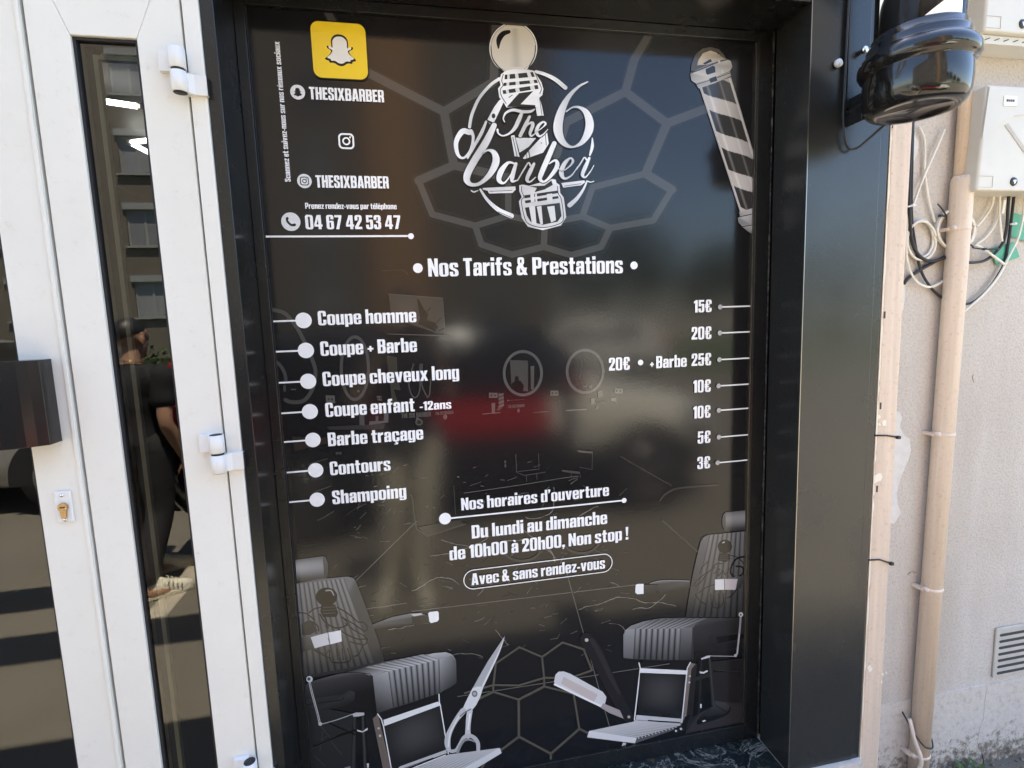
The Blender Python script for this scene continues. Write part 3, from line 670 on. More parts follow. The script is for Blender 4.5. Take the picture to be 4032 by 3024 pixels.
# ---------------------------------------------------------------- condensed display lettering
def RR(x0, y0, x1, y1, r): return [(x0, y0, r), (x1, y0, r), (x1, y1, r), (x0, y1, r)]
s_ = .2
OB = RR(.19, .1, .29, .64, .045); BOWL = RR(.19, .11, .29, .63, .04)
LC = [(.48, .44), (.48, .75, .17), (0, .75, .17), (0, -.01, .17), (.48, -.01, .17), (.48, .29), (.29, .29), (.29, .1, .045), (.19, .1, .045), (.19, .64, .045), (.29, .64, .045), (.29, .44)]
LE = [(.48, .33), (.48, .75, .17), (0, .75, .17), (0, -.01, .17), (.48, -.01, .17), (.48, .28), (.29, .28), (.29, .1, .045), (.19, .1, .045), (.19, .33)]
LEH = [(.19, .45), (.29, .45), (.29, .64, .045), (.19, .64, .045)]
LA = [(.02, .47), (.02, .75, .16), (.46, .75, .15), (.46, 0), (.29, 0), (.28, .06), (.2, -.01, .05), (0, -.01, .13), (0, .42, .1), (.27, .46, .02), (.27, .64, .04), (.2, .64, .04), (.2, .47)]
LAH = [(.18, .12, .03), (.27, .15, .02), (.27, .36), (.18, .31, .03)]
LB = [(0, 0), (0, 1.02), (.19, 1.02), (.19, .68), (.26, .75, .05), (.48, .75, .15), (.48, -.01, .15), (.26, -.01, .05), (.18, .06), (.18, 0)]
def mirx(c, w=.48): return [(w - p[0], *p[1:]) for p in c]
GL = {
 'o': [[RR(0, -.01, .48, .75, .17), OB]], '0': [[RR(0, -.01, .5, 1.01, .18), RR(.19, .12, .31, .88, .055)]],
 'n': [[[(0, 0), (0, .74), (.19, .74), (.19, .67), (.26, .75, .06), (.48, .75, .14), (.48, 0), (.29, 0), (.29, .6, .04), (.19, .58, .02), (.19, 0)]]],
 'h': [[[(0, 0), (0, 1.02), (.19, 1.02), (.19, .67), (.26, .75, .06), (.48, .75, .14), (.48, 0), (.29, 0), (.29, .6, .04), (.19, .58, .02), (.19, 0)]]],
 'm': [[[(0, 0), (0, .74), (.19, .74), (.19, .67), (.25, .75, .05), (.44, .75, .08), (.48, .66, .02), (.55, .75, .05), (.77, .75, .13), (.77, 0), (.58, 0), (.58, .6, .03), (.48, .58, .02), (.48, 0), (.29, 0), (.29, .6, .03), (.19, .58, .02), (.19, 0)]]],
 'u': [[[(0, .74), (.19, .74), (.19, .13, .03), (.29, .15, .02), (.29, .74), (.48, .74), (.48, 0), (.29, 0), (.29, .07), (.22, -.01, .05), (0, -.01, .14)]]],
 'r': [[[(0, 0), (0, .74), (.19, .74), (.19, .64), (.25, .74, .05), (.36, .75), (.36, .56), (.25, .55, .04), (.19, .48), (.19, 0)]]],
 'i': [[RR(0, 0, .19, .74, 0)], [RR(0, .83, .19, 1.02, 0)]], 'l': [[RR(0, 0, .19, 1.02, 0)]],
 't': [[[(.07, .95), (.26, .95), (.26, .73), (.36, .73), (.36, .6), (.26, .6), (.26, .14, .03), (.36, .14), (.36, 0), (.07, 0, .09), (.07, .6), (0, .6), (0, .73), (.07, .73)]]],
 'f': [[[(.07, 0), (.07, .6), (0, .6), (0, .73), (.07, .73), (.07, 1.02, .12), (.36, 1.02), (.36, .88), (.26, .88, .03), (.26, .73), (.36, .73), (.36, .6), (.26, .6), (.26, 0)]]],
 'e': [[LE, LEH]], 'é': [[LE, LEH], [[(.18, .82), (.26, .82), (.36, 1.0), (.2, 1.0)]]], 'c': [[LC]],
 'ç': [[LC], [[(.19, -.022), (.29, -.022), (.29, -.07), (.37, -.07, .03), (.37, -.24, .05), (.13, -.24, .02), (.13, -.17), (.24, -.17), (.24, -.11), (.19, -.11)]]],
 's': [[[(.45, .5), (.45, .75, .16), (0, .75, .16), (0, .42, .1), (.27, .28, .04), (.27, .1, .04), (.18, .1, .04), (.18, .25), (0, .25), (0, -.01, .16), (.46, -.01, .16), (.46, .34, .12), (.19, .47, .04), (.19, .64, .04), (.27, .64, .04), (.27, .5)]]],
 'S': [[[(.48, .66), (.48, 1.01, .17), (0, 1.01, .17), (0, .58, .12), (.29, .4, .05), (.29, .12, .05), (.19, .12, .05), (.19, .36), (0, .36), (0, -.01, .17), (.49, -.01, .17), (.49, .45, .14), (.2, .64, .05), (.2, .88, .05), (.29, .88, .05), (.29, .66)]]],
 'a': [[LA, LAH]], 'à': [[LA, LAH], [[(.1, 1.0), (.27, 1.0), (.31, .82), (.21, .82)]]],
 'p': [[[(0, -.17), (0, .74), (.19, .74), (.19, .68), (.26, .75, .05), (.48, .75, .15), (.48, -.01, .15), (.26, -.01, .05), (.19, .05), (.19, -.17)], BOWL]],
 'b': [[LB, BOWL]], 'd': [[mirx(LB), mirx(BOWL)]],
 'g': [[[(.48, .74), (.48, -.17, .14), (.02, -.17, .12), (.02, -.03), (.2, -.03), (.2, -.08, .02), (.29, -.08, .02), (.29, .06), (.22, 0, .05), (0, 0, .14), (0, .75, .15), (.22, .75, .05), (.29, .68), (.29, .74)], RR(.19, .13, .29, .63, .04)]],
 'z': [[[(0, .74), (.4, .74), (.4, .6), (.2, .15), (.4, .15), (.4, 0), (0, 0), (0, .13), (.2, .59), (0, .59)]]],
 'v': [[[(0, .74), (.19, .74), (.245, .3), (.3, .74), (.49, .74), (.35, 0), (.14, 0)]]],
 'x': [[[(0, .74), (.2, .74), (.255, .53), (.31, .74), (.5, .74), (.36, .37), (.51, 0), (.31, 0), (.25, .22), (.19, 0), (-.01, 0), (.14, .37)]]],
 'C': [[[(.5, .62), (.5, 1.01, .18), (0, 1.01, .18), (0, -.01, .18), (.5, -.01, .18), (.5, .38), (.31, .38), (.31, .12, .055), (.2, .12, .055), (.2, .88, .055), (.31, .88, .055), (.31, .62)]]],
 'T': [[[(0, 1), (.46, 1), (.46, .84), (.33, .84), (.33, 0), (.13, 0), (.13, .84), (0, .84)]]],
 'H': [[[(0, 0), (0, 1), (.2, 1), (.2, .6), (.31, .6), (.31, 1), (.51, 1), (.51, 0), (.31, 0), (.31, .44), (.2, .44), (.2, 0)]]],
 'E': [[[(0, 0), (0, 1), (.4, 1), (.4, .84), (.2, .84), (.2, .6), (.38, .6), (.38, .44), (.2, .44), (.2, .16), (.4, .16), (.4, 0)]]],
 'I': [[RR(0, 0, .2, 1, 0)]],
 'X': [[[(0, 1), (.21, 1), (.28, .7), (.35, 1), (.55, 1), (.39, .5), (.56, 0), (.35, 0), (.275, .32), (.2, 0), (-.01, 0), (.16, .5)]]],
 'B': [[[(0, 0), (0, 1), (.5, 1, .16), (.5, .55, .1), (.43, .52, .02), (.51, .48, .1), (.51, 0, .16)], RR(.2, .6, .31, .86, .04), RR(.2, .14, .31, .45, .04)]],
 'A': [[[(0, 0), (.14, 1), (.41, 1), (.55, 0), (.35, 0), (.33, .18), (.22, .18), (.2, 0)], [(.235, .32), (.315, .32), (.275, .72)]]],
 'R': [[[(0, 0), (0, 1), (.5, 1, .16), (.5, .5, .1), (.45, .48, .02), (.5, .42, .06), (.51, 0), (.31, 0), (.3, .4, .05), (.2, .42), (.2, 0)], RR(.2, .56, .31, .86, .04)]],
 'P': [[[(0, 0), (0, 1), (.5, 1, .16), (.5, .36, .16), (.2, .36), (.2, 0)], RR(.2, .5, .31, .86, .04)]],
 'D': [[[(0, 0), (0, 1), (.51, 1, .17), (.51, 0, .17)], RR(.2, .15, .32, .85, .05)]],
 'N': [[[(0, 0), (0, 1), (.18, 1), (.33, .5), (.33, 1), (.51, 1), (.51, 0), (.34, 0), (.18, .52), (.18, 0)]]],
 '&': [[[(.06, 1.01, .14), (.42, 1.01, .14), (.42, .66, .1), (.35, .57, .02), (.38, .5), (.4, .42), (.57, .42), (.53, .26), (.51, .2), (.6, 0), (.39, 0), (.36, .06), (.28, -.01, .06), (0, -.01, .15), (0, .45, .1), (.1, .58, .03), (.06, .68, .04)], RR(.2, .7, .28, .88, .03), [(.19, .14, .04), (.28, .14, .03), (.3, .2), (.2, .42, .03)]]],
 '1': [[[(.1, 0), (.1, .74), (0, .74), (0, .86), (.14, 1), (.3, 1), (.3, 0)]]],
 '2': [[[(0, .62), (0, 1.01, .17), (.47, 1.01, .17), (.47, .62, .1), (.22, .17), (.47, .17), (.47, 0), (0, 0), (0, .17), (.28, .66, .03), (.28, .88, .04), (.19, .88, .04), (.19, .62)]]],
 '3': [[[(0, .66), (0, 1.01, .17), (.47, 1.01, .17), (.47, .58, .1), (.4, .53, .02), (.48, .48, .08), (.48, -.01, .17), (0, -.01, .17), (0, .33), (.19, .33), (.19, .12, .04), (.29, .12, .04), (.29, .45, .04), (.15, .46), (.15, .59), (.28, .6, .03), (.28, .88, .04), (.19, .88, .04), (.19, .66)]]],
 '4': [[[(.2, 1), (.46, 1), (.46, .34), (.53, .34), (.53, .18), (.46, .18), (.46, 0), (.27, 0), (.27, .18), (0, .18), (0, .34)], [(.15, .34), (.27, .34), (.27, .72)]]],
 '5': [[[(.02, 1), (.45, 1), (.45, .84), (.19, .84), (.19, .65), (.27, .69, .03), (.47, .69, .14), (.47, -.01, .17), (0, -.01, .17), (0, .32), (.19, .32), (.19, .12, .04), (.28, .12, .04), (.28, .54, .04), (.19, .54, .04), (.19, .48), (.02, .48)]]],
 '6': [[[(.47, .7), (.47, 1.01, .17), (0, 1.01, .17), (0, -.01, .17), (.48, -.01, .17), (.48, .6, .14), (.26, .6, .04), (.19, .55), (.19, .88, .04), (.28, .88, .04), (.28, .7)], RR(.19, .12, .29, .48, .04)]],
 '7': [[[(0, 1), (.46, 1), (.46, .85), (.27, 0), (.07, 0), (.27, .84), (0, .84)]]],
 '€': [[[(.52, .66), (.52, 1.01, .17), (.06, 1.01, .16), (.06, .64), (0, .64), (0, .54), (.06, .54), (.06, .48), (0, .48), (0, .38), (.06, .38), (.06, -.01, .16), (.52, -.01, .17), (.52, .34), (.33, .34), (.33, .12, .04), (.25, .12, .04), (.25, .38), (.38, .38), (.38, .48), (.25, .48), (.25, .54), (.38, .54), (.38, .64), (.25, .64), (.25, .88, .04), (.33, .88, .04), (.33, .66)]]],
 '+': [[[(.12, .16), (.25, .16), (.25, .29), (.37, .29), (.37, .42), (.25, .42), (.25, .55), (.12, .55), (.12, .42), (0, .42), (0, .29), (.12, .29)]]],
 '-': [[RR(0, .28, .26, .43, 0)]], "'": [[[(0, 1.02), (.17, 1.02), (.17, .9), (.08, .7), (.02, .7), (.06, .86), (0, .86)]]],
 ',': [[[(0, .19), (.19, .19), (.19, .02), (.08, -.15), (.02, -.15), (.07, 0), (0, 0)]]],
 '!': [[[(0, 1.02), (.2, 1.02), (.16, .28), (.04, .28)]], [RR(0, 0, .2, .19, 0)]],
}
def contour(c):
    n = len(c); res = []
    for i, p in enumerate(c):
        r = p[2] if len(p) > 2 else 0
        P = Vector(p[:2])
        if r <= 0: res.append(tuple(P)); continue
        A = Vector(c[i - 1][:2]) - P; B = Vector(c[(i + 1) % n][:2]) - P
        la, lb_ = A.length, B.length; r = min(r, la * .5, lb_ * .5); A = P + A / la * r; B = P + B / lb_ * r
        for k in range(6):
            t = k / 5; res.append(tuple(A * (1 - t) ** 2 + P * 2 * t * (1 - t) + B * t * t))
    return res
GC = {ch: [[contour(c) for c in sh] for sh in shapes] for ch, shapes in GL.items()}
GW = {ch: max(p[0] for sh in shapes for p in sh[0]) for ch, shapes in GC.items()}
SP, WS = 0.055, 0.21
def text_width(s): return sum((WS if c == ' ' else GW[c] + SP) for c in s) - SP
def set_text(ink, txt, x0, x1, z0, h, col, vertical=False):
    sx = (x1 - x0) / text_width(txt); x = 0.0; y = ink.y()
    for c in txt:
        if c == ' ': x += WS; continue
        for sh in GC[c]:
            if vertical: loops = [[(z0 - p[1] * h, x0 + (x + p[0]) * sx) for p in lp] for lp in sh]
            else: loops = [[(x0 + (x + p[0]) * sx, z0 + p[1] * h) for p in lp] for lp in sh]
            ink.raw(loops, col, y)
        x += GW[c] + SP
WHITE = (0.90, 0.90, 0.90); OFF = (0.74, 0.74, 0.74)
def line(txt, pl, pr, cap, o, k, name='lettering', col=WHITE, say=None):
    """baseline ends and cap height given in zoom pixels (origin o, scale k)"""
    ink = Ink(k, o); a = ink.at(pl); b = ink.at(pr); t = ink.at((pl[0], pl[1] - cap))
    set_text(ink, txt, a[0], b[0], (a[1] + b[1]) / 2, t[1] - a[1], col)
    ink.build(name, 'white lettering reading ' + (say or txt))

# background sheet
K1 = 1.659
bgm = Ink(); LAY[0] = 0
qq = Mat('poster_black', (0.010, 0.010, 0.011), 0.12, spec=0.42); qq.bump(qq.noise(170, 2, 0.45), 0.09, 0.0008).bump(qq.noise(30, 2, 0.5), 0.03, 0.0015)
MB().box(-0.5405, -0.0003, 0.2842, 0.6530, 0.006, 2.1523).build('backing_sheet', qq.m, po)

XL, XR, ZB, ZT = -0.5403, 0.6528, 0.2845, 2.152
def clip_px(ink):  # drop faces beyond the sheet
    keep = []
    for f in ink.f:
        cx = sum(ink.v[i][0] for i in f) / len(f); cz = sum(ink.v[i][2] for i in f) / len(f)
        if XL < cx < XR and ZB < cz < ZT: keep.append(f)
    ink.f = keep
    ink.v = [(min(max(v[0], XL), XR), v[1], min(max(v[2], ZB), ZT)) for v in ink.v]

# ---------------------------------------------------------------- honeycomb lights printed at the top
hx = Ink(1.0, (0, 0))
V = dict(a=(1400, 262), n1=(1748, 440), n2=(1944, 322), n2u=(1950, 30), n9=(1787, 651), b=(1648, 711), c=(1702, 844), n10=(1871, 889), d=(2001, 850), du=(2001, 700), e=(1895, 962), f=(2016, 1003), g=(2141, 972), gu=(2145, 880),
         h=(2248, 1005), i=(2367, 972), j=(2402, 898), n8=(2332, 738), l=(2293, 852), n7=(2542, 684), p=(2645, 747), q=(2572, 868), n6=(2626, 486), n5=(2462, 362), n5u=(2496, 238), n5t=(2552, 70), r=(2780, 428), n4=(2227, 482), n4u=(2190, 610), sX=(2150, 640), t=(1454, 284), u1=(1290, 20), n2r=(2200, 440))
for a, b in (('a', 'n1'), ('n1', 'n2'), ('n2', 'n2u'), ('n1', 'n9'), ('n9', 'b'), ('b', 'c'), ('c', 'n10'), ('n10', 'd'), ('d', 'du'), ('n10', 'e'), ('e', 'f'), ('f', 'g'), ('g', 'gu'), ('g', 'h'), ('h', 'i'), ('i', 'j'), ('j', 'l'), ('l', 'n8'), ('n8', 'n7'), ('n7', 'p'), ('p', 'q'), ('q', 'j'), ('n7', 'n6'), ('n6', 'n5'), ('n5', 'n5u'), ('n5u', 'n5t'), ('n6', 'r'), ('n5', 'n4'), ('n4', 'n4u'), ('gu', 'l'), ('n9', 'du'), ('a', 'u1'), ('gu', 'd')):
    hx.stroke([V[a], V[b]], 54, 0.014, cap=True); 
for a, b in (('a', 'n1'), ('n1', 'n2'), ('n2', 'n2u'), ('n1', 'n9'), ('n9', 'b'), ('b', 'c'), ('c', 'n10'), ('n10', 'd'), ('d', 'du'), ('n10', 'e'), ('e', 'f'), ('f', 'g'), ('g', 'gu'), ('g', 'h'), ('h', 'i'), ('i', 'j'), ('j', 'l'), ('l', 'n8'), ('n8', 'n7'), ('n7', 'p'), ('p', 'q'), ('q', 'j'), ('n7', 'n6'), ('n6', 'n5'), ('n5', 'n5u'), ('n5u', 'n5t'), ('n6', 'r'), ('n5', 'n4'), ('n4', 'n4u'), ('gu', 'l'), ('n9', 'du'), ('a', 'u1'), ('gu', 'd')):
    wd = 34 if V[a][1] < 700 and V[b][1] < 800 else 25
    hx.stroke([V[a], V[b]], wd, (0.062, 0.060, 0.057), cap=True)
clip_px(hx); hx.build('honeycomb_print', 'pale honeycomb ceiling lights printed across the top')

# lower honeycomb and marble floor
lo = Ink(2.011, (1900, 2200)); r_ = random.Random(21); VE = (0.042, 0.040, 0.034)
def seg(ink, a, b, w, c): ink.stroke([a, b], w, c, cap=False)
# tile joints
for a, b in (((-560, 415), (1215, 205)), ((-600, 350), (-1500, 480)), ((660, 90), (1005, 1330)), ((-200, 1090), (1480, 830)), ((-520, -300), (-1090, 260))): seg(lo, a, b, 5, VE)
lo.stroke([(-150, -520), (300, -585), (640, -640), (760, -655)], 4, VE, cap=False)
def vein(ink, x, y, ang, L, w, c, jag=.5):
    pts = [(x, y)]; n = max(3, int(L / 22))
    for i in range(n):
        ang += r_.uniform(-jag, jag) * .6; x += L / n * math.cos(ang); y += L / n * math.sin(ang); pts.append((x, y, w * r_.uniform(.4, 1.3)))
    ink.stroke(pts, w, c, cap=False, smooth=False)
for i in range(250):
    y = r_.uniform(-780, 780); x = r_.uniform(-1380, 1150)
    if y < -300 and x < -1000: continue
    t = r_.uniform(.014, .055); vein(lo, x, y, r_.choice([-.35, .2, -.1, 2.6, -.9]) + r_.uniform(-.3, .3), r_.uniform(12, 90), r_.uniform(2.4, 5.0), (t, t * .95, t * .82))
for (x, y, a, L, w) in ((340, -330, .1, 420, 6), (300, -240, .25, 380, 5), (760, 400, -.03, 800, 6), (1190, 400, -.7, 300, 6), (1000, 510, 0, 200, 4), (-330, -150, .25, 330, 5), (-420, -20, -.15, 520, 5), (100, 560, .5, 160, 5), (-560, 250, -.25, 420, 7), (-750, 560, .1, 300, 6), (-250, 760, -.2, 260, 5), (500, -230, -.1, 460, 6), (150, -140, -.25, 520, 8)):
    vein(lo, x, y, a, L, w, (.055, .051, .043), .55)
NV_ = len(lo.c)
H2 = [((105, 825), (290, 698)), ((290, 698), (470, 775)), ((470, 775), (487, 940)), ((487, 940), (285, 1000)), ((285, 1000), (85, 997)), ((85, 997), (105, 825)), ((470, 775), (632, 660)), ((632, 660), (800, 715)), ((800, 715), (865, 880)), ((865, 880), (700, 940)), ((700, 940), (487, 940)), ((487, 1008), (285, 1112)), ((285, 1112), (85, 1050)), ((85, 1050), (-120, 1150)), ((285, 1112), (287, 1405)), ((287, 1405), (20, 1605)), ((287, 1405), (540, 1540)), ((540, 1540), (765, 1343)), ((765, 1343), (720, 1065)), ((720, 1065), (487, 1008)), ((540, 1540), (540, 1600)), ((765, 1343), (860, 1390)), ((85, 997), (-140, 1060)), ((20, 1605), (-30, 1700)), ((85, 997), (85, 1050)), ((487, 940), (487, 1008))]
for a, b in H2: lo.stroke([a, b], 24 if b[1] > 1100 else 20, (0.020, 0.019, 0.017))
for a, b in H2: lo.stroke([a, b], 17 if b[1] > 1100 else 14, (0.075, 0.068, 0.052))
lo.c = [tuple(min(.34, x * (3.6 if max(c) > .028 and i < NV_ else 1.25 if max(c) > .028 else 1)) for x in c) for i, c in enumerate(lo.c)]
clip_px(lo); lo.build('marble_floor_print', 'printed dark marble floor with veins and honeycomb outlines')

# ---------------------------------------------------------------- printed salon: mirrors, shelf, picture
mi = Ink(2.212, (950, 900)); G1 = (0.060, 0.058, 0.054)
mi.stroke([(250, 705), (300, 712), (390, 745), (490, 870), (580, 1050), (640, 1200), (645, 1300), (610, 1420), (540, 1500), (440, 1510), (385, 1490)], 34, G1)
mi.stroke([(290, 1150), (340, 1190), (380, 1260), (392, 1330)], 30, G1); mi.stroke([(378, 1370), (380, 1410)], 24, G1)
mi.stroke(ring_pts((990, 1215), 118, 272, 30) + ring_pts((990, 1215), 118, 272, 30)[:1], 27, G1, n=3, cap=False)
for x in (440, 455, 470): mi.disc((x, 1400), 7, (.08, .08, .07))
mi.disc((1020, 1414), 11, (.07, .07, .06))
mi.stroke([(1500, 1180), (1460, 1330), (1480, 1440), (1520, 1470), (1555, 1400), (1558, 1180)], 13, G1); mi.stroke([(1575, 1180), (1570, 1340), (1600, 1430), (1625, 1465)], 13, G1); mi.stroke([(1650, 1310), (1640, 1440), (1620, 1470)], 12, G1)
mi.poly([(1265, 1105), (1355, 1120), (1365, 1300), (1390, 1410), (1330, 1400), (1360, 1500), (1325, 1610)], (.040, .037, .028))
mi.poly([(1283, 570), (1755, 605), (1775, 915), (1690, 905), (1310, 780)], (.050, .044, .036))
mi.stroke([(1283, 570), (1755, 605), (1775, 915)], 6, (.08, .075, .065), smooth=False); mi.stroke([(1275, 917), (1815, 935)], 8, (.085, .078, .068))
mi.stroke([(1230, 368), (1415, 362), (1455, 405)], 4, (.06, .055, .045), smooth=False)
# plain stand-in picture: dark silhouette of rock and branches
mi.poly([(1530, 600), (1560, 640), (1590, 700), (1625, 740), (1620, 800), (1680, 815), (1715, 860), (1690, 900), (1600, 855), (1540, 830), (1560, 780), (1540, 690)], (.012, .011, .010))
mi.stroke([(1620, 720), (1650, 690)], 8, .012); mi.stroke([(1690, 830), (1740, 780)], 7, .012); mi.stroke([(1720, 890), (1765, 870)], 14, .014)
for a, b, c_, d in ((735, 1450, 815, 1520), (1178, 1455, 1222, 1500), (2158, 1428, 2215, 1472)): mi.poly([(a, b), (c_, b + 4), (c_ + 4, d), (a + 6, d - 6)], (.085, .082, .07)); mi.disc(((a + c_) / 2 - 12, (b + d) / 2), 9, .02); mi.disc(((a + c_) / 2 + 16, (b + d) / 2), 9, .02)
mi.build('mirror_print', 'printed left-hand mirrors, picture and wall sockets')
m2 = Ink(2.011, (1900, 900))
for cx, cy, rx, ry, w in ((318, 1145, 148, 172, 22), (810, 1130, 142, 168, 22)): m2.stroke(ring_pts((cx, cy), rx, ry, 36) + ring_pts((cx, cy), rx, ry, 36)[:1], w, (.090, .087, .080), n=3, cap=False)
m2.poly([(215, 1040), (360, 1045), (358, 1290), (230, 1265)], (.060, .057, .050)); m2.poly([(378, 1090), (408, 1085), (405, 1270), (382, 1275)], (.075, .07, .06))
m2.poly([(225, 1268), (232, 1225), (262, 1200), (300, 1205), (325, 1240), (322, 1280), (260, 1288)], .010); m2.disc((270, 1190), 17, .011, ry=24)
for a, b, c_, d in ((50, 1300, 118, 1340), (535, 1282, 600, 1322), (1042, 1265, 1106, 1305)): m2.poly([(a, b), (c_, b), (c_, d), (a, d)], (.095, .09, .078)); m2.disc(((a + c_) / 2 - 14, (b + d) / 2), 8, .03); m2.disc(((a + c_) / 2 + 14, (b + d) / 2), 8, .03)
m2.poly([(70, 1380), (100, 1378), (98, 1460), (72, 1460)], (.08, .078, .07)); m2.poly([(125, 1300), (165, 1304), (170, 1400), (130, 1440), (108, 1440), (128, 1400)], (.05, .05, .045))
for i in range(4): m2.stroke([(128, 1320 + i * 30), (165, 1306 + i * 30)], 8, (.12, .12, .11))
m2.stroke([(0, 1468), (140, 1455)], 6, (.11, .105, .09)); m2.stroke([(400, 1455), (515, 1447)], 5, (.08, .075, .065)); m2.stroke([(660, 1440), (820, 1430)], 9, (.14, .13, .115)); m2.stroke([(200, 1360), (330, 1352)], 4, (.06, .06, .05)); m2.disc((200, 1360), 6, .1)
m2.poly([(1008, 1340), (1058, 1336), (1055, 1392), (1045, 1368), (1015, 1360)], (.11, .105, .09)); m2.poly([(855, 1345), (890, 1340), (885, 1385), (856, 1392)], (.09, .085, .075)); m2.poly([(912, 1278), (948, 1276), (950, 1335), (910, 1340)], (.055, .052, .045))
for i in range(3): m2.stroke([(914, 1300 + i * 16), (947, 1286 + i * 16)], 6, (.11, .105, .09))
for x in (795, 806, 817): m2.disc((x, 1248), 6, .09)
m2.poly([(842, 1240), (862, 1240), (862, 1262), (842, 1262)], .08); m2.disc((283, 1440), 12, .07, ry=16); m2.disc((905, 1415), 11, .07, ry=16)
for (x, y, s1, s2) in ((605, 1355, 4, 60), ): m2.stroke([(x, y), (x, y + s2)], s1, .07)
m2.build('mirror_print', 'printed pair of round lit mirrors, sockets and small bottles')
tiny = Ink(2.212, (950, 1600)); TC = (.085, .08, .07)
a = tiny.at((1395, 100)); b = tiny.at((1652, 88)); set_text(tiny, 'THE SIX BARBER', a[0], b[0], (a[1] + b[1]) / 2, .0115, TC)
tiny.disc((1548, 136), 32, TC, ry=30); tiny.disc((1548, 136), 20, .02, ry=18); tiny.disc((1535, 108), 14, TC)
a = tiny.at((1690, 70)); b = tiny.at((1848, 70)); set_text(tiny, 'THE SIX BARBER', a[0], b[0], (a[1] + b[1]) / 2, .008, TC); tiny.disc((1775, 90), 18, TC, ry=24)
t2 = Ink(2.011, (1900, 900)); 
for (x0, x1, y) in ((200, 332, 1418), (852, 975, 1390)):
    a = t2.at((x0, y)); b = t2.at((x1, y - 4)); set_text(tiny, 'THE SIX BARBER', a[0], b[0], (a[1] + b[1]) / 2, .0075, TC)
# counters, stools, till
for pts, c in (([(745, 175), (1255, 150), (1240, 195), (770, 205)], .03), ([(1030, 20), (1070, 10), (1075, 165), (1030, 160)], .065), ([(1110, 20), (1285, 20), (1280, 140), (1115, 160), (1115, 130), (1240, 125), (1245, 45), (1130, 45)], .085), ([(1170, 85), (1195, 80), (1195, 150), (1170, 155)], .07), ([(440, 260), (700, 275), (740, 262), (750, 320), (465, 390)], (.030, .022, .018))):
    tiny.poly(pts, c)
tiny.stroke([(600, 500), (660, 480), (748, 456)], 9, (.05, .047, .04)); tiny.stroke([(630, 750), (690, 725), (778, 692)], 10, (.06, .056, .048)); tiny.stroke([(665, 988), (700, 975), (805, 912)], 10, (.06, .056, .048)); tiny.disc((835, 408), 13, .05); tiny.disc((862, 405), 13, .05)
tiny.stroke([(1475, 765), (1495, 800), (1500, 900), (1525, 1060), (1620, 1130), (1960, 1020), (1900, 990)], 8, (.07, .066, .058), smooth=False); tiny.poly([(1530, 1050), (1880, 985), (1945, 1020), (1620, 1130)], (.030, .028, .024)); tiny.stroke([(1850, 690), (1865, 940)], 5, (.07, .066, .056)); tiny.stroke([(1990, 690), (2090, 655)], 6, (.07, .066, .056)); tiny.stroke([(900, 955), (1060, 840)], 5, VE)
tiny.build('counter_print', 'printed counter, small shop signs and distant chairs')
s3 = Ink(2.011, (1900, 1600)); C3 = (.065, .062, .055)
s3.stroke([(262, 380), (268, 520), (330, 545), (495, 520)], 6, C3, smooth=False); s3.stroke([(442, 375), (446, 495), (275, 515)], 6, C3, smooth=False); s3.stroke([(345, 545), (348, 590)], 5, C3); s3.stroke([(428, 530), (428, 575)], 5, C3)
s3.poly([(625, 500), (770, 515), (765, 535), (630, 515)], C3); s3.stroke([(700, 520), (702, 555)], 5, C3); s3.stroke([(772, 530), (772, 560)], 5, C3); s3.stroke([(750, 350), (868, 362), (865, 500), (768, 480)], 6, C3, smooth=False); s3.poly([(745, 345), (870, 358), (870, 372), (760, 362)], (.09, .085, .075))
s3.stroke([(1090, 395), (1245, 485), (1490, 625)], 9, (.045, .042, .036), smooth=False); s3.stroke([(1400, 745), (1450, 690), (1560, 645), (1860, 620)], 16, (.045, .040, .032)); s3.stroke([(1420, 900), (1695, 1145)], 14, (.042, .038, .030))
for cx, cy, rx, ry in ((310, 1120, 150, 100), (780, 1060, 140, 100)): s3.stroke(ring_pts((cx, cy), rx, ry, 24, .2, 2.9), 20, (.042, .039, .033), cap=False)
for i in range(2): s3.poly([(172, 425 + i * 32), (186, 425 + i * 32), (186, 450 + i * 32), (172, 450 + i * 32)], .07)
clip_px(s3); s3.build('stool_print', 'printed footrests and far chairs on the salon floor')
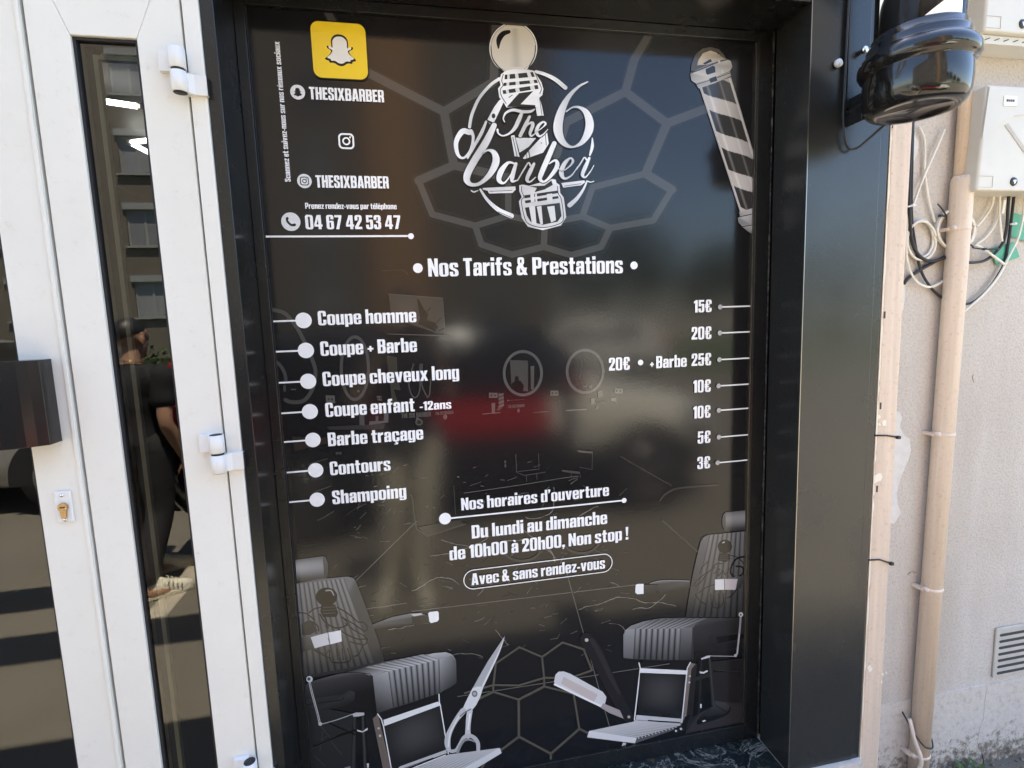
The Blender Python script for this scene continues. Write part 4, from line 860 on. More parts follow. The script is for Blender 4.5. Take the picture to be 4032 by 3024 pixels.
# ---------------------------------------------------------------- printed barber chairs
def pleats(ink, a, b, c, d, n, lo_, hi, shade, depth=.55):
    """fluted leather between edges a-b (top) and d-c (bottom)"""
    def tone(u, v):
        f = (u * n) % 1.0
        s = math.sin(math.pi * f) ** 0.6
        return max(0.006, (lo_ + (hi - lo_) * s) * shade(u, v))
    ink.quad(a, b, c, d, tone, n * 8, 8)
def leather(ink):
    def f(t): return t if t > .48 else min(.48, 1.4 * t * (.42 + 2.5 * t))
    ink.c = [tuple(f(x) for x in c) for c in ink.c]
def chair_left():
    k = Ink(1.843, (1000, 2124))
    # floor under the chair, base column
    k.poly([(380, 1200), (720, 1260), (730, 1420), (705, 1700), (415, 1700)], (.030, .031, .031))
    for a, b in (((415, 1530), (530, 1420)), ((430, 1560), (520, 1640)), ((470, 1330), (560, 1440)), ((500, 1390), (480, 1530)), ((560, 1460), (640, 1560))): k.stroke([a, b], 4, (.07, .07, .066), cap=False)
    k.quad((718, 1275), (805, 1275), (835, 1700), (700, 1700), lambda u, v: .010 + .05 * max(0, 1 - abs(u - .15) * 7) + .07 * max(0, 1 - abs(u - .82) * 9), 14, 4)
    k.poly([(715, 1262), (745, 1250), (800, 1252), (802, 1270), (760, 1280), (722, 1282)], .42)
    k.poly([(748, 1376), (790, 1388), (825, 1362), (825, 1378), (788, 1396), (752, 1388)], .6)
    k.stroke([(440, 1492), (560, 1440), (735, 1380)], 18, .006); k.stroke([(445, 1486), (600, 1420)], 4, .05); k.stroke([(530, 1320), (640, 1370), (730, 1410)], 12, .008)
    k.poly([(820, 1620), (835, 1620), (832, 1655), (822, 1650)], .6); k.poly([(640, 1700), (660, 1650), (700, 1640), (705, 1700)], (.2, .19, .18))
    # headrest
    k.quad((284, 148), (500, 118), (520, 290), (292, 305), lambda u, v: .06 + .20 * math.sin(math.pi * min(1, v * .9 + .16)) ** 1.4 * (1 - .30 * u), 12, 12)
    k.shade([(500, 118), (522, 126), (536, 165), (540, 230), (532, 270), (512, 290)], [.10, .10, .09, .07, .05, .05])
    k.poly([(292, 300), (512, 290), (480, 302), (296, 316)], .02)
    # backrest
    k.shade([(296, 318), (480, 284), (690, 266), (722, 275), (742, 305), (760, 350), (900, 720), (942, 888), (640, 962), (360, 1004)], [.10, .12, .16, .15, .10, .08, .05, .035, .03, .035])
    pleats(k, (298, 322), (655, 280), (880, 890), (352, 990), 11, .035, .17, lambda u, v: 1.15 - .78 * v)
    k.stroke([(690, 268), (725, 278), (746, 312), (800, 450), (905, 735), (945, 888)], 4, .012, cap=False)
    # embroidered emblem
    k.quad((452, 352), (605, 352), (605, 470), (460, 470), lambda u, v: .012, 1, 1) if 0 else None
    k.disc((528, 412), 78, .010, ry=66); k.stroke([(525, 368), (560, 368), (580, 400)], 10, (.22, .22, .21)); k.poly([(490, 470), (590, 468), (612, 530), (600, 560), (500, 560), (482, 520)], .012)
    for i in range(3): k.stroke([(505, 490 + i * 22), (590, 486 + i * 22)], 4, .10)
    for pts, w in (([(318, 530), (380, 535), (440, 580)], 8), ([(400, 530), (440, 500), (490, 490)], 8), ([(605, 488), (690, 540), (760, 600)], 9), ([(760, 600), (800, 600), (825, 640), (800, 662), (740, 620), (640, 560)], 8), ([(480, 540), (520, 600), (600, 640), (680, 610), (640, 560)], 10), ([(620, 650), (680, 690), (760, 720), (820, 720), (800, 760), (700, 740)], 9), ([(520, 560), (540, 640), (520, 620)], 8), ([(660, 600), (720, 650), (790, 690), (825, 720)], 8), ([(440, 800), (490, 830), (560, 860)], 7), ([(790, 770), (760, 830), (730, 845)], 8), ([(550, 800), (560, 880), (640, 890), (700, 870), (680, 790)], 8), ([(600, 790), (610, 870)], 7), ([(640, 790), (650, 870)], 7), ([(350, 620), (400, 590), (460, 620), (470, 660)], 9)): k.stroke(pts, w, .012)
    k.shade([(350, 615), (400, 590), (445, 610), (460, 660), (400, 690), (350, 690)], [.05, .05, .04, .03, .03, .03])
    # far armrest
    k.shade([(862, 612), (1000, 560), (1140, 532), (1220, 534), (1262, 548), (1270, 600), (1150, 612), (1000, 640), (870, 650)], [.10, .14, .17, .14, .05, .03, .02, .02, .02])
    k.poly([(1140, 540), (1215, 530), (1225, 542), (1160, 556)], .38); k.shade([(1145, 556), (1262, 545), (1268, 600), (1172, 620), (1150, 600)], [.03, .035, .03, .02, .02])
    k.poly([(1264, 536), (1272, 524), (1330, 516), (1340, 526), (1341, 578), (1330, 592), (1285, 604), (1274, 594)], .82)
    k.stroke([(925, 780), (940, 885)], 6, .05)
    # near armrest
    k.shade([(334, 712), (400, 690), (480, 680), (520, 690), (412, 706), (440, 785), (400, 800), (342, 815)], [.08, .11, .15, .12, .09, .05, .03, .04])
    k.poly([(412, 706), (536, 672), (552, 756), (442, 786)], .66); k.poly([(540, 672), (632, 655), (638, 736), (556, 758)], .80)
    k.stroke([(536, 672), (545, 700), (540, 715), (552, 756)], 6, .15, smooth=False); k.stroke([(440, 790), (520, 830), (540, 800)], 6, .015)
    # seat
    k.quad((640, 968), (932, 884), (1300, 822), (870, 985), lambda u, v: .055 + .18 * v * (1 - .2 * u), 10, 8)
    k.shade([(360, 1052), (420, 1022), (640, 966), (800, 968), (858, 990), (886, 1090), (888, 1252), (720, 1252), (520, 1215), (372, 1160)], [.06, .085, .10, .05, .035, .012, .008, .012, .020, .03])
    k.shade([(372, 1160), (640, 1120), (700, 1090), (735, 1105), (730, 1160), (690, 1200), (372, 1260)], [.045, .035, .05, .05, .03, .015, .03])
    k.stroke([(376, 1195), (640, 1160), (655, 1140)], 5, .008, smooth=False)
    k.stroke([(360, 1054), (420, 1024), (640, 966), (800, 966), (856, 990), (884, 1090), (886, 1250)], 5, .008, cap=False)
    # pleated front, rolling over the top edge
    k.shade([(862, 984), (1000, 940), (1300, 822), (1395, 814), (1440, 832), (1466, 872), (1470, 1035), (1420, 1075), (1150, 1180), (892, 1258), (880, 1090)], [.13, .20, .27, .26, .22, .12, .06, .04, .035, .03, .06])
    k.quad((862, 985), (975, 952), (1010, 1215), (893, 1256), lambda u, v: .20 - .16 * v + .05 * u, 6, 10)
    pleats(k, (975, 955), (1345, 868), (1352, 1110), (1010, 1218), 9, .025, .23, lambda u, v: 1.05 - .72 * v)
    def top_roll(u, v): f = (u * 9) % 1; return (.10 + .17 * math.sin(math.pi * f) ** .6) * (.75 + .35 * v)
    k.quad((800, 925), (1230, 828), (1345, 868), (975, 955), top_roll, 72, 6)
    k.quad((1345, 866), (1440, 838), (1468, 1034), (1352, 1110), lambda u, v: (.24 - .16 * v) * (1 - .35 * u), 8, 8)
    k.stroke([(1395, 814), (1440, 832), (1466, 872), (1470, 1030)], 4, .02, cap=False)
    # lever
    k.stroke([(404, 1030), (425, 1120), (465, 1270), (478, 1332)], 15, .50); k.stroke([(408, 1040), (430, 1140), (478, 1325)], 4, .05)
    k.disc((404, 1010), 23, .62); k.disc((400, 1008), 12, .08); k.disc((482, 1334), 13, .55); k.stroke([(490, 1336), (600, 1305), (720, 1262)], 5, .35)
    # footrest
    k.poly([(862, 1296), (900, 1262), (1005, 1700), (945, 1700)], (.14, .12, .105)); k.stroke([(898, 1262), (925, 1300), (940, 1350), (1005, 1700)], 8, .75, smooth=False); k.disc((915, 1420), 9, .5); k.disc((905, 1366), 8, .3)
    k.poly([(940, 1305), (1335, 1172), (1352, 1200), (946, 1350)], .72)
    k.quad((950, 1352), (1348, 1206), (1398, 1530), (1002, 1672), lambda u, v: .028 + .035 * math.sin(math.pi * u) * math.sin(math.pi * min(1, v + .1)) , 10, 10)
    k.stroke([(1342, 1120), (1345, 1180), (1352, 1200), (1410, 1550)], 8, .75, smooth=False)
    k.poly([(1010, 1690), (1400, 1545), (1395, 1520), (1370, 1530), (1060, 1642)], .32); k.stroke([(1020, 1680), (1300, 1580)], 5, .03); k.stroke([(1040, 1700), (1390, 1560)], 8, .7)
    y0 = (1040, 1710); k.quad((1060, 1700), (1412, 1556), (1782, 1508), (1420, 1710), lambda u, v: .28 + .12 * math.sin(v * 60) + .1 * u, 4, 60)
    k.poly([(1420, 1712), (1782, 1508), (1797, 1545), (1520, 1712)], .62)
    leather(k); clip_px(k); k.build('barber_chair_print', 'printed black barber chair in the lower left corner, larger of the two')
def chair_right():
    k = Ink(2.011, (1900, 2200)); X = lambda p: ((p[0] / 2.074 + 400) * 2.011, (p[1] / 2.074 - 300) * 2.011)   # second zoom frame
    R1 = 1325
    # floor, base
    k.poly([(1650, 830), (2070, 780), (2066, 1300), (1610, 1420), (1590, 1000)], (.030, .027, .027)); k.poly([(1790, 1120), (2066, 1140), (2064, 1300), (1600, 1410), (1700, 1240)], (.050, .046, .045))
    k.shade([(1700, 1270), (1780, 1180), (1840, 1120), (1920, 1135), (1958, 1170), (1940, 1215), (1860, 1260), (1760, 1290), (1690, 1300)], [.01, .05, .07, .075, .06, .03, .015, .01, .008])
    k.stroke([(1958, 1172), (1940, 1215), (1860, 1260), (1700, 1305)], 12, .018); k.stroke([(1780, 1195), (1835, 1150), (1935, 1215)], 5, .01, smooth=False)
    k.quad((1700, 780), (1800, 775), (1840, 1150), (1660, 1250), lambda u, v: .008 + .06 * max(0, 1 - abs(u - .93) * 9) + .02 * max(0, 1 - abs(u - .3) * 6), 14, 4)
    k.poly([(1640, 950), (1790, 900), (1800, 930), (1640, 975)], .03)
    k.poly([(1715, 888), (1745, 893), (1775, 878), (1782, 888), (1750, 905), (1717, 902)], .7); k.poly([(1720, 1145), (1732, 1147), (1730, 1178), (1720, 1176)], .8); k.poly([(1735, 1280), (1755, 1272), (1768, 1278), (1745, 1288)], .8)
    k.stroke([(1830, 885), (2020, 890), (2062, 955)], 14, .007, smooth=False); k.stroke([(1840, 878), (2025, 892)], 4, .06); k.stroke([(2030, 905), (2066, 960)], 4, .05)
    # headrest
    hb = [X(p) for p in ((1150, 240), (1180, 234), (1330, 224), (1330, 385), (1170, 400), (1140, 385), (1124, 330), (1124, 280))]
    k.quad(X((1150, 240)), X((1335, 224)), X((1335, 385)), X((1150, 395)), lambda u, v: .05 + .16 * math.sin(math.pi * min(1, v * .85 + .2)) ** 1.3 * (.8 + .2 * u), 8, 12)
    k.shade([X(p) for p in ((1152, 240), (1132, 262), (1124, 300), (1126, 350), (1140, 385), (1152, 396))], [.11, .10, .11, .09, .05, .05])
    # backrest
    k.shade([X(p) for p in ((1330, 392), (1010, 425), (970, 445), (945, 490), (880, 770), (825, 1095), (1330, 1095))], [.09, .13, .13, .11, .07, .04, .025])
    pleats(k, X((1020, 425)), X((1345, 395)), X((1345, 1095)), X((870, 1095)), 9, .028, .14, lambda u, v: 1.2 - .85 * v)
    k.stroke([X(p) for p in ((1010, 424), (968, 446), (944, 492), (880, 770), (826, 1095))], 4, .012, cap=False)
    k.disc(X((1145, 520)), 56, .010); k.stroke([X((1128, 490)), X((1140, 484))], 9, .3); k.poly([X(p) for p in ((1105, 575), (1180, 578), (1190, 620), (1150, 650), (1085, 630))], .012)
    for i in range(3): k.stroke([X((1105, 592 + 16 * i)), X((1172, 590 + 16 * i))], 3, .09)
    for pts, w in (([(1185, 590), (1250, 610), (1300, 660)], 7), ([(1310, 600), (1240, 620), (1200, 680), (1195, 740), (1240, 770), (1290, 740), (1290, 690), (1240, 680)], 14), ([(1040, 690), (1080, 660), (1130, 660)], 7), ([(1000, 730), (960, 760), (905, 810), (900, 840), (940, 820), (1010, 730), (1060, 690)], 7), ([(1060, 740), (1100, 700), (1090, 760), (1130, 720), (1150, 750), (1180, 700)], 6), ([(930, 900), (1000, 850), (1080, 830), (1140, 860)], 7), ([(905, 910), (940, 960), (990, 990)], 8), ([(1030, 900), (1040, 1000), (1090, 1020), (1130, 980), (1130, 900)], 7), ([(1160, 940), (1200, 920), (1240, 870)], 7), ([(1060, 900), (1070, 1000)], 6), ([(1095, 900), (1100, 1000)], 6), ([(1010, 640), (960, 690), (940, 740)], 6)): k.stroke([X(p) for p in pts], w * .97, .011)
    # armrests
    k.shade([X(p) for p in ((860, 798), (700, 794), (600, 800), (530, 822), (600, 826), (600, 900), (700, 905), (860, 860))], [.08, .11, .13, .10, .05, .02, .015, .015])
    k.stroke([X((535, 822)), X((600, 803)), X((700, 796)), X((858, 801))], 7, .19, cap=False)
    k.shade([X(p) for p in ((482, 830), (600, 828), (606, 858), (590, 900), (482, 906))], [.05, .04, .03, .02, .03])
    k.poly([X(p) for p in ((418, 832), (436, 824), (482, 824), (482, 906), (430, 908), (414, 895))], .82)
    k.shade([X(p) for p in ((1190, 778), (1240, 760), (1330, 764), (1330, 885), (1270, 865))], [.12, .10, .06, .02, .02])
    k.poly([X(p) for p in ((1065, 788), (1140, 784), (1142, 872), (1064, 874))], .72); k.poly([X(p) for p in ((1143, 784), (1250, 784), (1232, 872), (1143, 872))], (.52, .47, .45)); k.stroke([X((1140, 782)), X((1143, 872))], 5, .1)
    # seat
    k.shade([X(p) for p in ((820, 1100), (620, 1105), (480, 1130), (380, 1165), (340, 1195), (880, 1185), (960, 1130), (1120, 1102))], [.08, .12, .16, .18, .17, .12, .10, .06])
    pleats(k, X((560, 1112)), X((1010, 1102)), X((790, 1190)), X((420, 1192)), 8, .045, .20, lambda u, v: .65 + .5 * v)
    k.shade([X(p) for p in ((345, 1192), (880, 1182), (895, 1200), (880, 1440), (640, 1450), (330, 1432), (316, 1400), (316, 1240))], [.20, .15, .07, .03, .03, .06, .09, .16])
    k.quad(X((328, 1200)), X((412, 1192)), X((400, 1436)), X((318, 1425)), lambda u, v: .21 - .10 * v, 4, 8)
    pleats(k, X((412, 1190)), X((790, 1188)), X((775, 1446)), X((398, 1436)), 8, .018, .20, lambda u, v: 1.1 - .72 * v)
    k.quad(X((790, 1188)), X((880, 1184)), X((865, 1446)), X((775, 1448)), lambda u, v: .15 - .11 * v, 5, 8)
    k.shade([X(p) for p in ((880, 1184), (960, 1130), (1120, 1102), (1330, 1096), (1330, 1380), (1020, 1425), (890, 1450))], [.05, .07, .06, .03, .018, .010, .008])
    k.stroke([X(p) for p in ((1120, 1100), (960, 1130), (893, 1182), (886, 1300), (885, 1446))], 6, .05, cap=False)
    k.shade([X(p) for p in ((1010, 1240), (1060, 1232), (1330, 1220), (1330, 1335), (1060, 1352), (1010, 1330))], [.035, .04, .03, .02, .02, .025]); k.poly([X(p) for p in ((1075, 1255), (1330, 1225), (1330, 1262), (1085, 1310))], .012)
    # lever
    k.stroke([X((1276, 1075)), X((1266, 1200)), X((1245, 1395))], 13, .42); k.stroke([X((1277, 1080)), X((1264, 1230))], 3, .04); k.disc(X((1276, 1074)), 18, .62); k.disc(X((1274, 1076)), 8, .1); k.disc(X((1232, 1408)), 12, .55); k.stroke([X((1030, 1412)), X((1222, 1414))], 5, .35); k.poly([X(p) for p in ((950, 1432), (1000, 1410), (1030, 1408), (1020, 1425), (955, 1442))], .6)
    # footrest
    k.poly([(1238, 820), (1275, 808), (1275, 830), (1243, 838)], .02); k.stroke([(1236, 820), (1246, 862), (1200, 1270)], 9, .75, smooth=False)
    k.poly([(1645, 822), (1685, 828), (1650, 870), (1612, 1225), (1560, 1330), (1575, 1290), (1618, 880)], (.16, .14, .125)); k.stroke([(1642, 818), (1618, 862), (1574, 1290)], 9, .72, smooth=False); k.disc((1638, 925), 8, .4); k.disc((1634, 975), 8, .5); k.disc((1606, 1243), 8, .6)
    k.poly([(1246, 862), (1616, 880), (1612, 912), (1240, 898)], .74)
    k.quad((1242, 902), (1606, 916), (1568, 1258), (1222, 1232), lambda u, v: .022 + .04 * math.sin(math.pi * u) * math.sin(math.pi * min(1, v + .1)), 10, 10)
    k.poly([(1215, 1232), (1570, 1262), (1566, 1300), (1210, 1270)], .52); k.stroke([(1310, 1276), (1560, 1292)], 9, .02); k.poly([(1200, 1272), (1566, 1302), (1560, 1316), (1195, 1288)], .45)
    k.quad((1195, 1284), (1570, 1312), (1220, 1412), (842, 1358), lambda u, v: .44 + .12 * math.sin(v * 62) - .16 * u, 6, 60)
    k.poly([(842, 1358), (1218, 1412), (1205, 1456), (825, 1408)], .66); k.poly([(1218, 1412), (1570, 1314), (1540, 1340), (1210, 1455)], .10)
    for i in range(12): k.stroke([(1230 + i * 27, 1410 - i * 7.6), (1236 + i * 27, 1418 - i * 7.6)], 6, .6)
    k.poly([(1510, 1340), (1580, 1310), (1600, 1240), (1640, 1230), (1610, 1330), (1520, 1380)], .015); k.disc((1528, 1358), 9, .55); k.disc((1567, 1342), 9, .6)
    k.poly([(1108, 1450), (1134, 1452), (1130, 1476), (1100, 1480)], .5)
    leather(k); clip_px(k); k.build('barber_chair_print', 'printed black barber chair in the lower right corner, smaller of the two')

def scissors():
    k = Ink(3.687, (1500, 2600)); G = .42
    bl = [(1560, -20), (1700, -150), (1920, -560), (2030, -755), (1960, -480), (1800, -140), (1660, 20), (1490, 390), (1420, 560), (1340, 690), (1240, 730), (1150, 770), (1170, 720), (1240, 560), (1330, 390), (1400, 260)]
    ctr = k.at((1400, 300))
    k.poly([(1400, 265), (1552, 0), (1680, -190), (1797, -365), (1775, -285), (1736, -165), (1664, 10), (1480, 380), (1330, 395)], .40)
    k.stroke([(1782, -320, 8), (1725, -160, 16), (1648, 10, 24), (1474, 370, 28)], 26, .68, cap=False)
    k.poly([(1330, 392), (1400, 370), (1486, 372), (1440, 520), (1380, 640), (1330, 700), (1240, 735), (1130, 800), (1180, 700), (1250, 550)], .66)
    k.disc((1358, 475), 42, .16, ry=48); k.disc((1358, 475), 24, .38)
    k.stroke([(1190, 725, 90), (1100, 840, 70), (1030, 960, 66), (975, 1090, 80), (965, 1200, 84), (985, 1290, 60)], 60, .50)
    k.stroke([(1130, 800, 20), (1050, 950, 18), (1000, 1060, 22), (975, 1250, 20)], 20, .72, cap=False)
    k.stroke([(1290, 720, 80), (1272, 840, 76), (1262, 960, 70), (1260, 1080, 84)], 70, .56); k.stroke([(1290, 770), (1275, 880), (1262, 990)], 22, .78)
    k.stroke([(1300, 700), (1230, 735), (1150, 800)], 18, .16)
    k.stroke([(1020, 1310, 50), (1090, 1290, 46), (1150, 1190, 44), (1200, 1110, 50), (1270, 1080, 54), (1350, 1110, 56), (1405, 1190, 56), (1410, 1330, 52)], 50, .46); k.stroke([(1110, 1330, 40), (1150, 1230, 36), (1210, 1150, 36), (1290, 1140, 30), (1360, 1170, 20)], 30, .26)
    k.build('scissors_print', 'printed silver hairdressing scissors beside the left chair')
def razor():
    k = Ink(2.011, (1900, 2200))
    k.stroke([(822, 635, 110), (880, 720, 116), (960, 880, 108), (1040, 1050, 98), (1110, 1180, 86), (1150, 1250, 80)], 100, (.016, .015, .016)); k.stroke([(860, 640, 30), (930, 760, 40), (1010, 930, 34), (1080, 1060, 20)], 30, (.028, .026, .027)); k.disc((822, 640), 14, (.55, .48, .40)); k.disc((1156, 1248), 11, (.4, .36, .32))
    k.poly([(575, 915), (600, 890), (640, 888), (690, 905), (950, 1050), (978, 1090), (970, 1140), (940, 1170), (580, 1000), (565, 970)], .60)
    k.quad((640, 930), (910, 1070), (880, 1130), (620, 985), lambda u, v: (.50, .44, .42), 1, 1); k.stroke([(570, 990), (940, 1165)], 16, .80)
    k.poly([(955, 1140), (1085, 1195), (1115, 1262), (1000, 1215), (930, 1172)], (.34, .30, .29))
    k.build('razor_print', 'printed open cut-throat razor beside the right chair')
def pole_print():
    k = Ink(1.659, (2500, 0))
    T = Vector((520, 540)); B = Vector((782, 1378)); ax = B - T; nx = Vector((ax.y, -ax.x)).normalized()    # nx points right
    half = 108
    def P(t, s): p = T + ax * s + nx * (half * (1 - .10 * s)) * t; return (p.x, p.y)
    NU, NV = 36, 150; y = k.y(); Bv = len(k.v)
    for j in range(NV + 1):
        for i in range(NU + 1):
            t = -1 + 2 * i / NU; s = j / NV; p = k.at(P(t, s)); k.v.append((p[0], y, p[1]))
            ang = math.asin(max(-1, min(1, t)))
            ph = (s * 3.38 - 0.64 * ang / math.pi * 1.25 + 0.13) % 1.0
            white = ph > .57
            sh = .55 + .5 * math.cos(ang * 1.0 + .35) ** 2 * .6
            hl = max(0, 1 - abs(t + .52) * 9) * .30 + max(0, 1 - abs(t - .28) * 12) * .22
            g = (.62 * sh if white else .022 + .02 * math.cos(ang)) + hl * (.5 if not white else .6)
            if abs(t) > .88: g = .40 if abs(t) > .93 else .60
            k.c.append((g, g * .97, g * .93))
    for j in range(NV):
        for i in range(NU): q0 = Bv + j * (NU + 1) + i; k.f.append((q0, q0 + 1, q0 + NU + 2, q0 + NU + 1))
    # dome
    k.poly([(362, 470), (366, 420), (390, 362), (435, 322), (490, 310), (545, 326), (580, 365), (595, 400), (500, 440)], (.085, .08, .07))
    k.shade([(402, 430), (412, 395), (440, 352), (490, 334), (535, 350), (560, 372), (590, 392), (470, 425)], [(.50, .45, .38), (.58, .52, .43), (.52, .47, .40), (.55, .50, .42), (.45, .40, .33), (.30, .27, .23), (.40, .36, .3), (.48, .43, .36)])
    k.poly([(440, 418), (490, 388), (500, 405), (455, 425)], .02); k.poly([(530, 340), (548, 348), (540, 362)], .02)
    k.shade([(358, 488), (375, 470), (470, 430), (590, 388), (622, 402), (632, 440), (615, 468), (500, 515), (395, 548), (366, 530)], [.30, .55, .40, .50, .45, .30, .42, .60, .55, .35])
    k.stroke([(362, 480), (440, 450), (540, 408), (600, 392)], 9, (.06, .055, .05)); k.poly([(458, 455), (505, 432), (520, 440), (522, 475), (470, 492), (460, 480)], .02)
    k.shade([(392, 545), (500, 515), (618, 470), (624, 500), (520, 545), (412, 582)], [.30, .50, .35, .30, .45, .40]); k.stroke([(395, 556), (520, 515), (620, 478)], 5, .05); k.poly([(480, 518), (525, 500), (535, 530), (490, 545)], .025)
    k.stroke([(545, 402), (548, 412)], 14, .55); k.stroke([(566, 466), (568, 478)], 14, .55)
    # lower cap
    k.shade([(676, 1388), (764, 1362), (764, 1400), (684, 1418)], [.35, .5, .45, .3]); k.shade([(668, 1425), (690, 1416), (764, 1402), (764, 1470), (700, 1482), (672, 1455)], [.25, .5, .45, .3, .35, .2]); k.shade([(690, 1478), (764, 1470), (764, 1528), (730, 1510)], [.25, .45, .2, .15]); k.stroke([(680, 1418), (764, 1400)], 6, .05); k.stroke([(690, 1482), (764, 1472)], 6, .04)
    k.poly([(532, 1350), (560, 1310), (600, 1290), (640, 1285), (655, 1330), (640, 1430), (575, 1520), (540, 1490)], (.030, .031, .033)) if 0 else None
    clip_px(k); k.build('barber_pole_print', 'printed barber pole with slanting grey and black stripes near the top right')
chair_left(); razor(); chair_right(); pole_print(); scissors()

# ---------------------------------------------------------------- the logo
lg = Ink(1.659, (1600, 0)); W = .78
def gw(p):  # brushed sheen of the printed silver
    return None
SIL = lambda x: .70 + .17 * math.sin(x * .021 + 1.0)
def silver(ink, pts, w=10, **kw):
    """stroke whose tone varies across like the printed metal"""
    Pm = [(p[0], p[1], p[2] if len(p) > 2 else w) for p in pts]; Pm = smooth_path(Pm, 8)
    Q = [Vector(p[:2]) for p in Pm]; y = ink.y(); B = len(ink.v); N = len(Q)
    for i, p in enumerate(Q):
        t = Q[min(i + 1, N - 1)] - Q[max(i - 1, 0)]
        if t.length < 1e-6: t = Vector((1, 0))
        t.normalize(); nn = Vector((-t.y, t.x)); h = Pm[i][2] / 2
        for sg in (1, -1):
            r = p + nn * h * sg; R = ink.at(r); g = SIL(r.x); ink.v.append((R[0], y, R[1])); ink.c.append((g, g, g))
    for i in range(N - 1): k = B + 2 * i; ink.f.append((k, k + 1, k + 3, k + 2))
    for p in (Pm[0], Pm[-1]):
        if p[2] > 3: ink.disc(p, p[2] / 2, SIL(p[0]), 14)
def spoly(pts): lg.raw([[lg.at(p) for p in pts]], [(SIL(p[0]),) * 3 for p in pts])
# ring round the logo
silver(lg, [(412, 832), (428, 750), (475, 645), (545, 562), (606, 518)], 20); silver(lg, [(845, 472), (900, 488, 22), (970, 522, 26), (1036, 576, 28)], 20); silver(lg, [(1212, 905, 7), (1212, 960, 20), (1196, 1016, 12)], 14)
# ball
lg.disc((697, 318), 156, .74, 60, ry=166); lg.disc((697, 318), 149, .10, 60, ry=159); lg.disc((697, 318), 146, (.60, .56, .50), 60, ry=156)
lg.quad((640, 190), (760, 190), (800, 440), (620, 440), lambda u, v: (.60 - .16 * max(0, 1 - abs(u - .55) * 4), .56 - .15 * max(0, 1 - abs(u - .55) * 4), .50 - .13 * max(0, 1 - abs(u - .55) * 4)), 12, 3)
lg.stroke([(668, 212, 24), (630, 225, 34), (603, 265, 34), (600, 318, 10)], 20, .014)
lg.stroke([(552, 300, 4), (560, 380, 8), (600, 440, 9), (650, 482, 5)], 6, .05); lg.stroke([(840, 300, 4), (835, 370, 8), (800, 440, 8), (790, 460, 4)], 6, .05)
# collar
spoly([(618, 488), (648, 466), (697, 455), (775, 455), (832, 466), (860, 510), (880, 540), (893, 585), (886, 625), (868, 640), (884, 700), (895, 758), (852, 760), (842, 700), (740, 700), (652, 705), (640, 682), (606, 640), (598, 582), (614, 560), (606, 525)])
lg.stroke([(632, 488), (622, 530), (630, 560), (612, 590), (620, 630), (650, 680)], 5, .03); lg.stroke([(838, 478), (860, 530), (880, 580), (870, 615)], 5, .03)
for a, b, c_, d in (((642, 492), (825, 474), (838, 505), (640, 522)), ((634, 545), (850, 524), (858, 545), (632, 566)), ((626, 594), (856, 558), (862, 584), (632, 618))):
    lg.poly([a, b, c_, d], .025)
    for f0, f1 in ((.09, .17), (.36, .47), (.78, .90)):
        mixp = lambda p, q_, t: (p[0] + (q_[0] - p[0]) * t, p[1] + (q_[1] - p[1]) * t)
        lg.poly([mixp(a, b, f0), mixp(a, b, f1), mixp(d, c_, f1), mixp(d, c_, f0)], .66)
lg.poly([(735, 612), (828, 598), (745, 684), (842, 690), (838, 700), (655, 702), (700, 650)], .016); lg.stroke([(668, 640), (690, 625)], 5, .02); lg.stroke([(868, 645), (884, 755)], 4, .03)
# middle of the pole between the words
spoly([(682, 890), (704, 884), (738, 1028), (705, 1022)]); spoly([(712, 902), (845, 905), (800, 960), (738, 1000)]); spoly([(900, 878), (918, 870), (928, 940), (890, 1000), (770, 1042), (758, 1036), (800, 985)])
lg.stroke([(694, 900), (722, 1024)], 5, .03); lg.stroke([(906, 880), (912, 950)], 4, .03); lg.stroke([(796, 985), (806, 1036)], 7, .03); lg.stroke([(780, 990), (786, 1040)], 4, .03); lg.disc((880, 937), 4, .05)
# cup at the foot
spoly([(735, 1212), (760, 1208), (800, 1216), (950, 1172), (974, 1176), (978, 1196), (998, 1210), (1003, 1262), (1026, 1292), (1042, 1420), (1008, 1474), (890, 1505), (792, 1482), (752, 1424), (733, 1318), (752, 1290), (737, 1252)])
lg.poly([(800, 1218), (900, 1215), (945, 1180), (955, 1210), (900, 1240), (835, 1258), (850, 1230)], .016)
lg.stroke([(752, 1220), (752, 1252), (766, 1290), (750, 1315), (770, 1420), (800, 1465), (890, 1488), (1000, 1462), (1024, 1420), (1010, 1305), (990, 1265), (986, 1220)], 5, .03)
lg.poly([(768, 1278), (985, 1246), (988, 1264), (770, 1298)], .02); lg.poly([(772, 1312), (990, 1282), (992, 1298), (776, 1330)], .02)
for a, b in ((808, 832), (915, 950), (838, 850)): lg.poly([(a, 1270), (b, 1266), (b + 4, 1320), (a + 4, 1324)], .64)
lg.poly([(772, 1358), (1000, 1326), (1012, 1412), (985, 1450), (890, 1470), (810, 1450), (785, 1410)], .018)
for a, b, c_ in ((800, 838, 20), (850, 880, 24), (918, 965, 26)): lg.poly([(a, 1352), (b, 1346), (b + 10, 1464 if b < 900 else 1440), (a + c_, 1468 if b < 900 else 1455)], .66)
# scissors of the emblem
silver(lg, [(618, 668, 30), (590, 715, 42), (552, 790, 46)], 40); lg.poly([(560, 800), (528, 785), (528, 800), (555, 815)], .015); lg.disc((568, 760), 12, .02, ry=16)
silver(lg, [(410, 868, 34), (365, 862, 36), (325, 930, 30), (335, 1010, 22), (372, 1034, 14), (420, 985, 22), (436, 900, 18), (420, 862, 30)], 24)
silver(lg, [(400, 1036, 10), (440, 960, 18), (490, 870, 22), (520, 798, 14)], 16)
